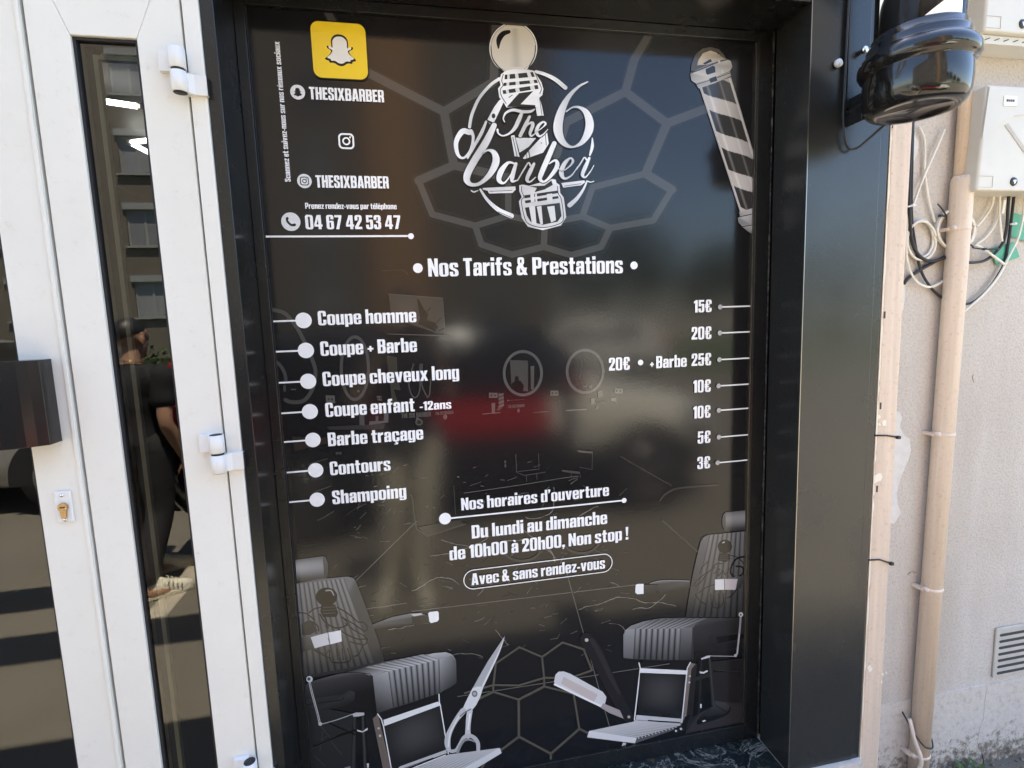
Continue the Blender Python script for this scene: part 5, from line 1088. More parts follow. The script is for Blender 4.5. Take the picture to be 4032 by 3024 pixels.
# razors
spoly([(497, 1230), (710, 1220), (713, 1240), (692, 1262), (540, 1266), (530, 1248), (500, 1242)]); lg.stroke([(545, 1252), (688, 1246)], 4, .05)
silver(lg, [(482, 1240, 14), (530, 1310, 20), (600, 1372, 28), (685, 1412, 32)], 20); lg.stroke([(600, 1385), (688, 1424)], 4, .05); silver(lg, [(422, 1246, 6), (440, 1256, 9), (468, 1246, 5)], 6)
spoly([(1010, 1198), (1160, 1180), (1166, 1192), (1140, 1212), (1022, 1228)]); lg.stroke([(1030, 1218), (1138, 1202)], 4, .05)
silver(lg, [(1176, 1188, 10), (1150, 1245, 16), (1110, 1300, 24), (1064, 1342, 30)], 20); silver(lg, [(1178, 1184, 8), (1200, 1192, 6), (1222, 1186, 5)], 6)
lg.build('logo_emblem', 'silver barber pole emblem with razors in the printed logo')
# script words: dark keyline first, then the silver letters
sc_ = Ink(1.659, (1600, 0))
SCR = [
 [(1182, 538, 8), (1120, 572, 16), (1055, 640, 30), (1008, 735, 50), (988, 835, 60), (1004, 905, 48), (1042, 950, 28), (1090, 962, 12), (1145, 932, 30), (1186, 865, 52), (1194, 800, 52), (1172, 738, 38), (1130, 706, 18), (1085, 704, 9), (1042, 732, 8)],
 [(640, 800, 6), (632, 775, 8), (650, 740, 14), (695, 722, 18), (760, 733, 20), (812, 730, 16), (836, 716, 6)],
 [(755, 735, 18), (736, 780, 26), (708, 838, 24), (672, 874, 14), (630, 890, 9), (600, 874, 10), (594, 850, 14)],
 [(803, 765, 16), (775, 822, 24), (742, 890, 22)], [(765, 855, 5), (793, 815, 10), (820, 806, 20), (822, 828, 22), (806, 872, 18), (815, 892, 11), (842, 872, 5)],
 [(842, 868, 5), (885, 838, 6), (908, 812, 13), (890, 800, 12), (860, 826, 20), (848, 866, 22), (866, 892, 14), (893, 880, 8), (922, 848, 4)],
 [(572, 822, 34), (520, 930, 46), (445, 1050, 46), (402, 1130, 46), (394, 1178, 40), (424, 1208, 24), (480, 1200, 22), (545, 1140, 36), (584, 1060, 46), (572, 1002, 34), (532, 984, 12), (492, 1010, 8)],
 [(708, 1072, 10), (664, 1066, 18), (618, 1120, 36), (604, 1178, 30), (640, 1196, 12), (690, 1130, 8)], [(714, 1072, 20), (692, 1150, 28), (690, 1186, 18), (722, 1180, 6)],
 [(724, 1182, 6), (766, 1110, 9), (795, 1066, 9), (808, 1084, 12)], [(832, 1072, 16), (808, 1120, 26), (786, 1174, 22), (806, 1190, 11), (842, 1160, 5)],
 [(964, 940, 30), (925, 1030, 34), (882, 1130, 32), (872, 1172, 24), (902, 1188, 13), (955, 1135, 24), (984, 1080, 28), (970, 1050, 16), (930, 1072, 7)],
 [(985, 1085, 6), (1010, 1122, 5), (1060, 1092, 8), (1086, 1056, 15), (1068, 1036, 12), (1030, 1072, 26), (1010, 1130, 30), (1030, 1168, 16), (1076, 1148, 9), (1118, 1090, 5)],
 [(1108, 1110, 6), (1140, 1062, 9), (1160, 1032, 9), (1175, 1046, 12)], [(1192, 1036, 16), (1168, 1090, 25), (1148, 1142, 22), (1166, 1160, 10), (1200, 1122, 6), (1222, 1082, 4)]]
for st in SCR: sc_.stroke([(x, y, w + 12) for x, y, w in st], 8, .012, n=8)
for st in SCR: silver(sc_, st)
sc_.build('logo_lettering', 'silver script lettering reading The 6 barber')

# ---------------------------------------------------------------- lettering
o4, k4 = (900, 0), 2.074
line('THESIXBARBER', (665, 815), (1272, 842), 102, o4, k4, say='THESIXBARBER under the yellow badge')
line('THESIXBARBER', (717, 1535), (1311, 1542), 101, o4, k4, say='THESIXBARBER above the telephone number')
v_ = Ink(k4, o4); a = v_.at((508, 1487)); b = v_.at((421, 347)); t = v_.at((457, 1487))
set_text(v_, 'Scannez et suivez-nous sur nos réseaux sociaux', a[1], b[1], (a[0] + b[0]) / 2, (a[0] - t[0]) * .92, WHITE, True)
v_.build('lettering', 'small white vertical lettering reading Scannez et suivez-nous sur nos réseaux sociaux')
op, kp = (1080, 760), 3.687
line('Prenez rendez-vous par téléphone', (455, 232), (1778, 241), 86, op, kp); line('04 67 42 53 47', (462, 528), (1838, 528), 206, op, kp)
o2, k2 = (950, 900), 2.212; o3 = (950, 1600); oA, kA = (1900, 900), 2.011; oB = (1900, 1600)
a = Ink(k2, o2); L0 = (950 + 1630 / 2.212, 900 + 416 / 2.212); L1 = (1900 + 1108 / 2.011, 900 + 357 / 2.011)
line('Nos Tarifs & Prestations', L0, L1, 71, (0, 0), 1.0)
for txt, pl, pr, cap, o in (('Coupe homme', (674, 838), (1527, 819), 124, o2), ('Coupe + Barbe', (695, 1105), (1532, 1075), 124, o2), ('Coupe cheveux long', (715, 1367), (1898, 1313), 124, o2), ('Coupe enfant', (738, 1635), (1512, 1594), 122, o2), ('-12ans', (1556, 1580), (1830, 1568), 76, o2),
                            ('Barbe traçage', (760, 342), (1587, 287), 118, o3), ('Contours', (778, 594), (1303, 557), 117, o3), ('Shampoing', (798, 842), (1440, 797), 117, o3)):
    line(txt, pl, pr, cap, o, k2)
for txt, pl, pr, cap, o, say in (('15€', (1668, 664), (1808, 662), 98, oA, '15€ in the topmost price row'), ('20€', (1650, 879), (1806, 873), 99, oA, '20€ in the second price row'), ('20€', (997, 1125), (1162, 1116), 101, oA, '20€ left of the beard supplement'), ('+', (1322, 1110), (1352, 1108), 96, oA, 'plus sign before Barbe'), ('Barbe', (1370, 1105), (1612, 1093), 96, oA, 'Barbe in the price column'), ('25€', (1650, 1087), (1804, 1081), 97, oA, '25€ in the third price row'),
                            ('10€', (1663, 1297), (1801, 1292), 98, oA, '10€ in the fourth price row'), ('10€', (1663, 1502), (1799, 1496), 98, oA, '10€ in the fifth price row'), ('5€', (1698, 292), (1799, 287), 96, oB, '5€'), ('3€', (1695, 493), (1796, 488), 95, oB, '3€')):
    line(txt, pl, pr, cap, o, kA, 'price', say=say)
P1 = lambda x, y: (950 + x / 2.212, 1600 + y / 2.212); P2 = lambda x, y: (1900 + x / 2.011, 1600 + y / 2.011)
line("Nos horaires d'ouverture", P1(1917, 903), P2(998, 703), 48, (0, 0), 1.0); line('Du lundi au dimanche', P1(2008, 1148), P2(984, 925), 52, (0, 0), 1.0)
line('de 10h00 à 20h00, Non stop !', P1(1815, 1334), P2(1151, 1052), 52, (0, 0), 1.0); line('Avec & sans rendez-vous', P1(2005, 1547), P2(967, 1284), 46, (0, 0), 1.0)
# rules, dots and the pill outline
def one(name, label, fn):
    i_ = Ink(1.0, (0, 0)); fn(i_); i_.build(name, label)
ru = Ink(1.0, (0, 0))
def rule(u0, v0, u1, v1, w, label):
    i_ = Ink(1.0, (0, 0)); a = i_.at((u0, v0)); b = i_.at((u1, v1)); z = (a[1] + b[1]) / 2; i_.raw([[(a[0], z - w / 2), (b[0], z - w / 2), (b[0], z + w / 2), (a[0], z + w / 2)]], WHITE); i_.build('rule_line', label)
def pdot(ink, u, v, r, c=WHITE):
    i_ = Ink(1.0, (0, 0)); i_.pdisc(i_.at((u, v)), r, c); i_.build('dot')
rule(1037, 931.6, 1618, 931, .0042, 'white rule under the telephone number'); pdot(ru, 1618, 931, .0068)
for i, (x, y) in enumerate(((545, 800), (565, 1061), (585, 1329), (600, 1592))): pdot(ru, 950 + x / 2.212, 900 + y / 2.212, .0176)
for x, y in ((626, 290), (650, 553), (663, 809)): pdot(ru, 950 + x / 2.212, 1600 + y / 2.212, .0172)
ZR = [(at(1196, 1261.7).z + at(2833, 1209).z) / 2]
for (ul, vl), (ur, vr) in zip(((1196, 1261.7), (1205.4, 1379.7), (1214.5, 1500.8), (1221.2, 1619.7), (1233, 1731.1), (1243.9, 1850), (1249.7, 1965.7)), ((2833, 1209), (2831.9, 1311.2), (2829.9, 1415.7), (2826.9, 1519.1), (2827.9, 1615.1), (2827.9, 1720.3), (2823, 1821))):
    zl, zr = at(ul, vl).z, at(ur, vr).z; xl, xr = at(ul, vl).x, at(ur, vr).x
    i_ = Ink(1.0, (0, 0)); i_.raw([[(XL, zl - .0019), (xl, zl - .0019), (xl, zl + .0019), (XL, zl + .0019)]], WHITE); i_.build('rule_line')
    i_ = Ink(1.0, (0, 0)); i_.raw([[(xr, zr - .0018), (XR, zr - .0018), (XR, zr + .0018), (xr, zr + .0018)]], WHITE)
    i_.pdisc((xr, zr), .0066, (.42, .42, .42)); i_.build('rule_line')
pdot(ru, 1645.3, 1056.4, .0112); pdot(ru, 2494.2, 1045.7, .0098); pdot(ru, 1900 + 1247 / 2.011, 900 + 1060 / 2.011, .0074)
rule(1752, 2040.3, 2455.4, 1969, .0040, 'white rule under the opening hours heading'); pdot(ru, 1752, 2040.3, .0148); pdot(ru, 2455.4, 1969, .0068)
pa = ru.at(P1(1933, 1500)); pb = ru.at(P2(1026, 1238)); zt = (ru.at(P1(2060, 1408))[1] + ru.at(P2(960, 1166))[1]) / 2; zb = (ru.at(P1(2060, 1582))[1] + ru.at(P2(960, 1312))[1]) / 2
def pill(x0, x1, z0, z1, n=16):
    r = (z1 - z0) / 2; zc = (z0 + z1) / 2
    return [(x1 - r + r * math.cos(-math.pi / 2 + math.pi * i / n), zc + r * math.sin(-math.pi / 2 + math.pi * i / n)) for i in range(n + 1)] + [(x0 + r + r * math.cos(math.pi / 2 + math.pi * i / n), zc + r * math.sin(math.pi / 2 + math.pi * i / n)) for i in range(n + 1)]
e = .0022; ru.raw([pill(pa[0], pb[0], zb, zt), pill(pa[0] + e, pb[0] - e, zb + e, zt - e)], WHITE)
ru.build('rounded_outline', 'white rounded outline round the last line')

# ---------------------------------------------------------------- badges and icons
def rrect(cx, cz, hw, hh, r, n=8):
    pts = []
    for sx, sz, a0 in ((1, 1, 0), (-1, 1, 90), (-1, -1, 180), (1, -1, 270)):
        for i in range(n + 1):
            a = R_(a0 + 90 * i / n); pts.append((cx + sx * (hw - r) + r * math.cos(a), cz + sz * (hh - r) + r * math.sin(a)))
    return pts
def ghost(cx, cz, s):
    half = [(0, .50), (.10, .49), (.20, .43), (.265, .33), (.275, .20), (.27, .09), (.33, .10), (.40, .13), (.425, .09), (.40, .045), (.33, .01), (.29, -.03), (.31, -.09), (.38, -.18), (.47, -.25), (.50, -.28), (.47, -.32), (.40, -.335), (.375, -.36), (.36, -.40), (.31, -.405), (.25, -.40), (.18, -.42), (.10, -.475), (0, -.50)]
    h2 = smooth_path(half, 3); return [(cx + s * x, cz + s * y) for x, y in h2] + [(cx - s * x, cz + s * y) for x, y in reversed(h2[1:-1])]
bd_ = Ink(k4, o4); c0 = bd_.at((908, 420)); hw = (bd_.at((1130, 420))[0] - bd_.at((686, 420))[0]) / 2; hh = (bd_.at((908, 193))[1] - bd_.at((908, 648))[1]) / 2
bd_.raw([rrect(c0[0], c0[1], hw + .0025, hh + .0025, .0185)], (.006, .006, .006)); bd_.raw([rrect(c0[0], c0[1], hw, hh, .017)], (.86, .60, .03))
gz = bd_.at((912, 418)); gs = (bd_.at((912, 298))[1] - bd_.at((912, 545))[1])
bd_.raw([ghost(gz[0], gz[1], gs * 1.05)], (.010, .010, .010)); bd_.raw([ghost(gz[0], gz[1] + .0004, gs * .89)], (.80, .78, .76))
bd_.build('yellow_badge', 'yellow rounded square badge with a white ghost emblem')
def camera_icon(ink, c, s, col):
    t = s * .11
    ink.raw([rrect(c[0], c[1], s / 2, s / 2, s * .27), rrect(c[0], c[1], s / 2 - t, s / 2 - t, s * .18)], col)
    ink.raw([ring_pts(c, s * .255, s * .255, 36), ring_pts(c, s * .155, s * .155, 36)], col); ink.pdisc((c[0] + s * .25, c[1] + s * .25), s * .058, col, 16)
ic = Ink(k4, o4); c1_ = ic.at((567, 758)); r1 = (ic.at((627, 758))[0] - ic.at((506, 758))[0]) / 2
ic.pdisc(c1_, r1, OFF); ic.raw([ghost(c1_[0], c1_[1], r1 * 1.15)], (.01, .01, .01)); ic.build('round_icon', 'pale round icon with a black ghost')
ic = Ink(k4, o4); c1_ = ic.at((622, 1482)); ic.pdisc(c1_, r1, OFF); camera_icon(ic, c1_, r1 * 1.22, (.01, .01, .01)); ic.build('round_icon', 'pale round icon with a black camera outline')
ic = Ink(k4, o4); camera_icon(ic, ic.at((963, 1157)), ic.at((1027, 1157))[0] - ic.at((899, 1157))[0], WHITE); ic.build('camera_icon', 'white outlined camera icon')
ic = Ink(kp, op); c1_ = ic.at((245, 421)); r1 = (ic.at((384, 421))[0] - ic.at((106, 421))[0]) / 2; ic.pdisc(c1_, r1, OFF)
ic.stroke([(192, 372, 42), (190, 400, 34), (206, 430, 32), (235, 458, 32), (265, 470, 34), (300, 466, 42)], 34, .01, cap=True); ic.build('round_icon', 'pale round icon with a black telephone handset')
# ================================================================ the street that the glass mirrors
DG = bpy.context.evaluated_depsgraph_get
def skin_mesh(chains, levels=2, root=0, lat=(1, 0, 0)):
    """chains of (x, y, z, r[, depth radius]) -> closed tapering tubes with round ends; fuse() grows them into one skin"""
    bm = bmesh.new(); lat = Vector(lat).normalized(); n = 14
    for ch in chains:
        P = smooth_path([(p[0], p[1], p[2], p[3], p[4] if len(p) > 4 else p[3]) for p in ch], 6) if len(ch) > 2 else [tuple(p[:4]) + ((p[4] if len(p) > 4 else p[3]),) for p in ch]
        rings = []; N = len(P)
        def tang(i): return (Vector(P[min(i + 1, N - 1)][:3]) - Vector(P[max(i - 1, 0)][:3])).normalized()
        def ring(c, t, r1, r2):
            y = t.cross(lat)
            if y.length < .2: y = t.cross(Vector((0, 1, 0)))
            y.normalize(); x = y.cross(t).normalized()
            return [bm.verts.new(c + x * (r1 * math.cos(2 * math.pi * k / n)) + y * (r2 * math.sin(2 * math.pi * k / n))) for k in range(n)]
        for e, sg in ((0, -1),):
            t = tang(0); c = Vector(P[0][:3]); r1, r2 = P[0][3], P[0][4]; h = min(r1, r2) * .8
            for f in (.95, .8, .5): rings.append(ring(c - t * h * f, t, r1 * math.sqrt(1 - f * f), r2 * math.sqrt(1 - f * f)))
        for i in range(N): rings.append(ring(Vector(P[i][:3]), tang(i), P[i][3], P[i][4]))
        t = tang(N - 1); c = Vector(P[-1][:3]); r1, r2 = P[-1][3], P[-1][4]; h = min(r1, r2) * .8
        for f in (.5, .8, .95): rings.append(ring(c + t * h * f, t, r1 * math.sqrt(1 - f * f), r2 * math.sqrt(1 - f * f)))
        for r0, r1_ in zip(rings[:-1], rings[1:]):
            for k in range(n): bm.faces.new((r0[k], r0[(k + 1) % n], r1_[(k + 1) % n], r1_[k]))
        bm.faces.new(rings[0][::-1]); bm.faces.new(rings[-1])
    bmesh.ops.recalc_face_normals(bm, faces=bm.faces)
    me = bpy.data.meshes.new('skin_tmp'); bm.to_mesh(me); bm.free(); return me
def fuse(meshes, voxel):
    """join meshes and voxel-remesh them into one continuous surface"""
    bm = bmesh.new()
    for m_ in meshes: bm.from_mesh(m_)
    me = bpy.data.meshes.new('fuse_tmp'); bm.to_mesh(me); bm.free()
    o = bpy.data.objects.new('fuse_tmp', me); COL.objects.link(o)
    md = o.modifiers.new('r', 'REMESH'); md.mode = 'VOXEL'; md.voxel_size = voxel; md.use_smooth_shade = True
    sm = o.modifiers.new('s', 'SMOOTH'); sm.iterations = 4; sm.factor = .5
    dg = DG(); dg.update(); res = bpy.data.meshes.new_from_object(o.evaluated_get(dg))
    bpy.data.objects.remove(o); bpy.data.meshes.remove(me)
    for m_ in meshes: bpy.data.meshes.remove(m_)
    return res
def ell(c, r, n=24, rot=None, shape=None):
    bm = bmesh.new(); bmesh.ops.create_uvsphere(bm, u_segments=n, v_segments=n // 2, radius=1.0)
    for v in bm.verts:
        p = v.co.copy()
        if shape: p = shape(p)
        p = Vector((p.x * r[0], p.y * r[1], p.z * r[2]))
        if rot is not None: p = rot @ p
        v.co = p + Vector(c)
    me = bpy.data.meshes.new('ell'); bm.to_mesh(me); bm.free(); return me
def head_meshes(c, R, h=.235):
    """skull, jaw, nose, ears, brow; local +Y is the face"""
    s = h / .235
    def e(p, r, sh=None): return ell(Vector(c) + R @ (Vector(p) * s), tuple(x * s for x in r), 20, R, sh)
    return [e((0, -.008, .03), (.074, .094, .088)), e((0, .022, -.045), (.056, .066, .062)), e((0, .062, -.085), (.030, .030, .026)), e((0, .098, -.022), (.013, .020, .016)), e((0, .092, -.004), (.008, .014, .022)),
            e((.0765, -.006, -.01), (.008, .018, .031)), e((-.0765, -.006, -.01), (.008, .018, .031)), e((0, .078, .022), (.05, .016, .011)), e((0, .083, -.055), (.024, .012, .008))]
def hand(c, R, side, curl=.6, s=1.0):
    """palm with four bent fingers and a thumb; local -Z is the finger direction, +Y the palm side, side = +1 / -1 thumb side on X"""
    ch = []; P = lambda x, y, z: tuple(Vector(c) + R @ (Vector((x * side, y, z)) * s))
    palm = ell(P(0, 0, -.045), (.040 * s, .016 * s, .052 * s), 16, R)
    out_ = [palm]
    for i, (x, L) in enumerate(((.030, .072), (.010, .080), (-.010, .075), (-.029, .060))):
        pts = [(x * .9, 0, -.07)]; a = 0.12; p = Vector((x, 0, -.088)); pts.append(tuple(p))
        for f in (.45, .30, .25):
            a += curl * .75; p = p + Vector((0, math.sin(a), -math.cos(a))) * L * f; pts.append(tuple(p))
        rr = (.0085, .009, .0085, .008, .007)
        out_.append(skin_mesh([[(*P(*q), r * s) for q, r in zip(pts, rr)]], 1))
    tp = [(.022, .002, -.02), (.046, .010, -.045), (.058, .022, -.070), (.060, .034, -.088)]
    out_.append(skin_mesh([[(*P(*q), r * s) for q, r in zip(tp, (.011, .0105, .0095, .008))]], 1)); return out_

skinm = Mat('skin', (0.42, 0.24, 0.15), 0.45); skinm.b.inputs['Subsurface Weight'].default_value = 0.08; vary(skinm, 18, .08); M['skin'] = skinm.m
skin2 = Mat('pale_skin', (0.60, 0.42, 0.30), 0.45); vary(skin2, 18, .06); M['skin2'] = skin2.m
M['hair'] = Mat('dark_hair', (0.012, 0.010, 0.009), 0.5).m
q = Mat('black_cotton', (0.010, 0.010, 0.011), 0.85); q.bump(q.noise(14, 3, .5), .3, .006); M['tee'] = q.m
q = Mat('black_trousers', (0.014, 0.013, 0.014), 0.8); q.bump(q.noise(11, 5, .6), .6, .014); M['trs'] = q.m
q = Mat('cream_sneaker', (0.78, 0.73, 0.60), 0.6); vary(q, 60, .22); q.bump(q.noise(70, 4), .6, .004); M['shoe'] = q.m
M['sole'] = Mat('pale_sole', (0.68, 0.63, 0.5), 0.6).m
M['gold'] = Mat('gold_chain', (0.75, 0.5, 0.2), 0.25, 1.0).m
q = Mat('dark_shirt', (0.02, 0.018, 0.018), 0.8); M['shirt'] = q.m
q = Mat('pale_trousers', (0.80, 0.73, 0.58), 0.85); q.bump(q.noise(12, 5, .6), .6, .012); M['pale'] = q.m

def shoe(name, c, ang, parent, L=.29):
    """low sneaker, toe along ang; c is the heel-to-toe middle on the ground"""
    ux, uy = math.cos(ang), math.sin(ang)
    def P(a, b, z): return (c[0] + ux * a - uy * b - parent.location.x, c[1] + uy * a + ux * b - parent.location.y, z)
    prof = [(-.50, .30, .105), (-.42, .36, .11), (-.25, .36, .115), (-.08, .36, .105), (.10, .40, .075), (.26, .44, .058), (.40, .38, .046), (.49, .20, .03)]
    vs, fs = [], []; n = 14
    for a, wd, hh in prof:
        for i in range(n):
            t = math.pi * i / (n - 1); vs.append(P(a * L, wd * .27 * L * 1.0 * math.cos(t), .022 + hh * max(0.0, math.sin(t)) ** .7))
    for k in range(len(prof) - 1):
        for i in range(n - 1): fs.append((k * n + i, k * n + i + 1, (k + 1) * n + i + 1, (k + 1) * n + i))
    fs.append(tuple(range(n))); fs.append(tuple((len(prof) - 1) * n + i for i in reversed(range(n))))
    up = MB().add(vs, fs, True).build(name, M['shoe'], parent)
    sv_ = MB(); out = [(a * L, wd * .29 * L) for a, wd, hh in prof]; ring = [P(a, b, 0)[:2] for a, b in out] + [P(a, -b, 0)[:2] for a, b in reversed(out)]
    sv_.prism(ring, 'z', 0.002, .030).build('sole', M['sole'], up, .006)
    for i in range(4):
        a = (.08 + i * .07) * L; MB().tube([P(a, -.05, .098 - i * .012), P(a + .006, 0, .108 - i * .013), P(a, .05, .098 - i * .012)], .0035, 6).build('lace', M['sole'], up)
    return up

def person(label, loc, group, J, body_rz, face_rz, head_tilt, hairlen, mats, voxel=.0075, hands=((.6,), (.6,)), shirt_sleeve=.55, legs='trousers', neckchain=False):
    """J: joint dict in metres relative to loc"""
    t = thing('person', label, 'person', loc, 0, group)
    V_ = {k: Vector(v) for k, v in J.items()}; LAT = (math.cos(body_rz), math.sin(body_rz), 0)
    hip = V_['pelvis']; ch = V_['chest']; nk = V_['neck']; hd_ = V_['head']
    lerp = lambda a, b, f: a + (b - a) * f
    T = lambda v, r, r2=None: (v.x, v.y, v.z, r, r2 or r)
    body = [[T(hip, .125, .10), T(lerp(hip, ch, .45), .112, .09), T(ch, .135, .095), T(lerp(ch, nk, .75), .075, .06), T(nk, .052), T(lerp(nk, hd_, .6), .050)]]
    for s in 'LR':
        sh, el, wr, hp, kn, an = (V_[s + k] for k in ('sh', 'el', 'wr', 'hip', 'kn', 'an'))
        body.append([T(ch, .135, .095), T(sh, .058), T(lerp(sh, el, .5), .046), T(el, .038), T(lerp(el, wr, .35), .038), T(wr, .025)])
        body.append([T(hip, .125, .10), T(hp, .088), T(lerp(hp, kn, .5), .073), T(kn, .052), T(lerp(kn, an, .35), .055), T(an, .036)])
        ft = V_.get(s + 'toe')
    parts = [skin_mesh(body, 2, 0, LAT)]
    Rh = Matrix.Rotation(face_rz, 3, 'Z') @ Matrix.Rotation(head_tilt, 3, 'X')
    parts += head_meshes(hd_, Rh)
    for s, hv in zip('LR', hands):
        wr = V_[s + 'wr']; el = V_[s + 'el']; d = (wr - el).normalized() if s + 'hd' not in J else (V_[s + 'hd'] - wr).normalized()
        pal = V_[s + 'pal'] if s + 'pal' in J else Vector((1 if s == 'L' else -1, 0, 0))
        z = -d; y = (pal - z * pal.dot(z)).normalized(); x = y.cross(z)
        R = Matrix((x, y, z)).transposed(); parts += hand(wr, R, 1 if (s == 'L') else -1, hv[0])
        an = V_[s + 'an']; toe = V_[s + 'toe']; parts.append(skin_mesh([[T(an, .036), T(Vector((an.x, an.y, .05)) , .036), T(lerp(Vector((an.x, an.y, .04)), toe, .6), .034), T(toe, .024)]], 1))
    me = fuse(parts, voxel); me.materials.append(mats[0]); b = link('body', me, t)
    # eyes and brows
    ey = MB()
    for sx in (-1, 1):
        p = hd_ + Rh @ Vector((sx * .031, .074, .002)); ey.lathe([(0, -.008), (.007, -.006), (.0095, 0), (.007, .006), (0, .008)], p, 12, False)
    ey.build('eyes', M['hair'], t)
    # hair: cap over the skull, closed at the rear
    def hs(p):
        lim = .10 - .62 * max(0, -p.y) + .35 * max(0, p.y)
        return p if p.z > lim else Vector((p.x * .93, p.y * .93, max(lim - .12, p.z)))
    hm = ell(hd_ + Rh @ Vector((0, -.010, .031)), (.0735 + hairlen, .0945 + hairlen, .0875 + hairlen), 32, Rh, hs); hm.materials.append(M['hair']); 
    hm.polygons.foreach_set('use_smooth', [True] * len(hm.polygons)); link('hair', hm, t)
    # shirt
    g = .012; sh_ = [[T(lerp(hip, ch, .02), .142 + g, .115 + g), T(lerp(hip, ch, .45), .122 + g, .10 + g), T(ch, .145 + g, .105 + g), T(lerp(ch, nk, .72), .082, .07)]]
    for s in 'LR':
        sh, el, wr = (V_[s + k] for k in ('sh', 'el', 'wr'))
        if shirt_sleeve < 1: sh_.append([T(ch, .145 + g, .105 + g), T(sh, .072), T(lerp(sh, el, shirt_sleeve * .6), .066), T(lerp(sh, el, shirt_sleeve), .066)])
        else: sh_.append([T(ch, .145 + g, .105 + g), T(sh, .072), T(lerp(sh, el, .5), .06), T(el, .052), T(lerp(el, wr, .5), .046), T(lerp(el, wr, .92), .036)])
    sm_ = fuse([skin_mesh(sh_, 2, 0, LAT)], .011); sm_.materials.append(mats[1]); so = link('shirt', sm_, t)
    tr = [[T(lerp(hip, ch, .10), .130, .108), T(hip, .140, .115)]]
    for s in 'LR':
        hp, kn, an = (V_[s + k] for k in ('hip', 'kn', 'an'))
        if legs == 'trousers': tr.append([T(hip, .140, .115), T(hp, .100), T(lerp(hp, kn, .5), .088), T(kn, .072), T(lerp(kn, an, .5), .068), T(lerp(kn, an, .93), .062)])
        else: tr.append([T(hip, .140, .115), T(hp, .102), T(lerp(hp, kn, .45), .092), T(lerp(hp, kn, .82), .086)])
    tm = fuse([skin_mesh(tr, 2, 0, LAT)], .011); tm.materials.append(mats[2]); link('trousers' if legs == 'trousers' else 'shorts', tm, t)
    if neckchain:
        pts = [tuple(nk + Vector((.062 * math.cos(a), .062 * math.sin(a), -.005 - .012 * math.sin(a - face_rz)))) for a in [2 * math.pi * i / 24 for i in range(24)]]
        MB().tube(pts, .004, 6, closed=True).build('necklace', M['gold'], t)
    return t, so

def rotz(d, a):
    c, s = math.cos(a), math.sin(a)
    return {k: (v[0] * c - v[1] * s, v[0] * s + v[1] * c, v[2]) for k, v in d.items()}
# walking man: local frame faces +Y, turned away from the shop and to the right
WA = R_(-165)
jw = dict(pelvis=(0, 0, .86), chest=(0, .0, 1.14), neck=(0, .01, 1.325), head=(0, .035, 1.452), Lsh=(-.185, .0, 1.245), Lel=(-.215, -.05, .985), Lwr=(-.225, .05, .755), Rsh=(.185, .0, 1.245), Rel=(.225, .02, .985), Rwr=(.225, .13, .77),
          Lhip=(-.09, 0, .82), Lkn=(-.105, -.03, .46), Lan=(-.105, -.20, .10), Ltoe=(-.22, -.09, .035), Rhip=(.09, 0, .82), Rkn=(.095, .12, .47), Ran=(.10, .10, .09), Rtoe=(-.02, .21, .035), Lpal=(1, .2, 0), Rpal=(-1, .2, 0))
jw = {k: (v[0] * 1.0, v[1], v[2]) for k, v in jw.items()}
jw = rotz(jw, WA)
wm, ws = person('man in black T-shirt and dark trousers walking away, mirrored in the door glass', (-1.81, -2.31, 0), None, jw, WA, WA + R_(4), R_(-6), .0015, (M['skin'], M['tee'], M['trs']), neckchain=True)
for s in 'LR':
    a, b = Vector(jw[s + 'an']), Vector(jw[s + 'toe']); m_ = (a + b) / 2; an_ = math.atan2(b.y - a.y, b.x - a.x)
    shoe('sneaker', (wm.location.x + m_.x, wm.location.y + m_.y), an_, wm)
bk = MB(); Rw = Matrix.Rotation(WA, 3, 'Z')
for i in range(9):
    p = Rw @ Vector((.066 - i * .0165, -.142, 1.17 - .004 * ((i - 4) ** 2) * .6)); bk.box(p.x - .0045, p.y - .003, p.z - .007, p.x + .0045, p.y + .003, p.z + .007)
bk.lathe([(0, -.003), (.022, -.003), (.022, .003), (0, .003)], tuple(Rw @ Vector((0, -.144, 1.115))), 14, False, 'y'); bk.build('back_print', Mat('faded_print', (.16, .15, .14), .8).m, ws)

# the photographer: stands just behind the camera, facing the shop (+Y), phone held up in both hands
PX, PY = -0.285, -1.60
jp = dict(pelvis=(0, 0, .90), chest=(0, -.02, 1.22), neck=(.01, 0, 1.40), head=(.02, .03, 1.54), Lsh=(-.18, 0, 1.33), Lel=(-.24, .10, 1.08), Lwr=(-.04, .235, 1.40), Rsh=(.19, 0, 1.33), Rel=(.22, .10, 1.09), Rwr=(.145, .235, 1.40),
          Lhip=(-.09, 0, .86), Lkn=(-.10, .04, .48), Lan=(-.14, .03, .09), Ltoe=(-.17, .18, .035), Rhip=(.10, 0, .86), Rkn=(.07, .05, .48), Ran=(.02, .06, .09), Rtoe=(.05, .21, .035), Lpal=(.5, .8, 0), Rpal=(-.5, .8, 0), Lhd=(-.025, .262, 1.47), Rhd=(.125, .262, 1.47))
pm, ps = person('man in dark top and pale trousers photographing the window, mirrored in the poster', (PX, PY, 0), None, jp, 0.0, 0.0, R_(-3), .005, (M['skin2'], M['shirt'], M['pale']), hands=((.9,), (.9,)))
for s in 'LR':
    a, b = Vector(jp[s + 'an']), Vector(jp[s + 'toe']); m_ = (a + b) / 2; shoe('sneaker', (PX + m_.x, PY + m_.y), math.atan2(b.y - a.y, b.x - a.x), pm)
ph = MB().box(-.075, -.0045, -.036, .075, .0035, .036).build('phone', M['gloss'], None, .004); ph.location = (-0.2407, -1.302, 1.466); tag(ph, 'black phone held sideways in the hands of the mirrored photographer', 'phone')
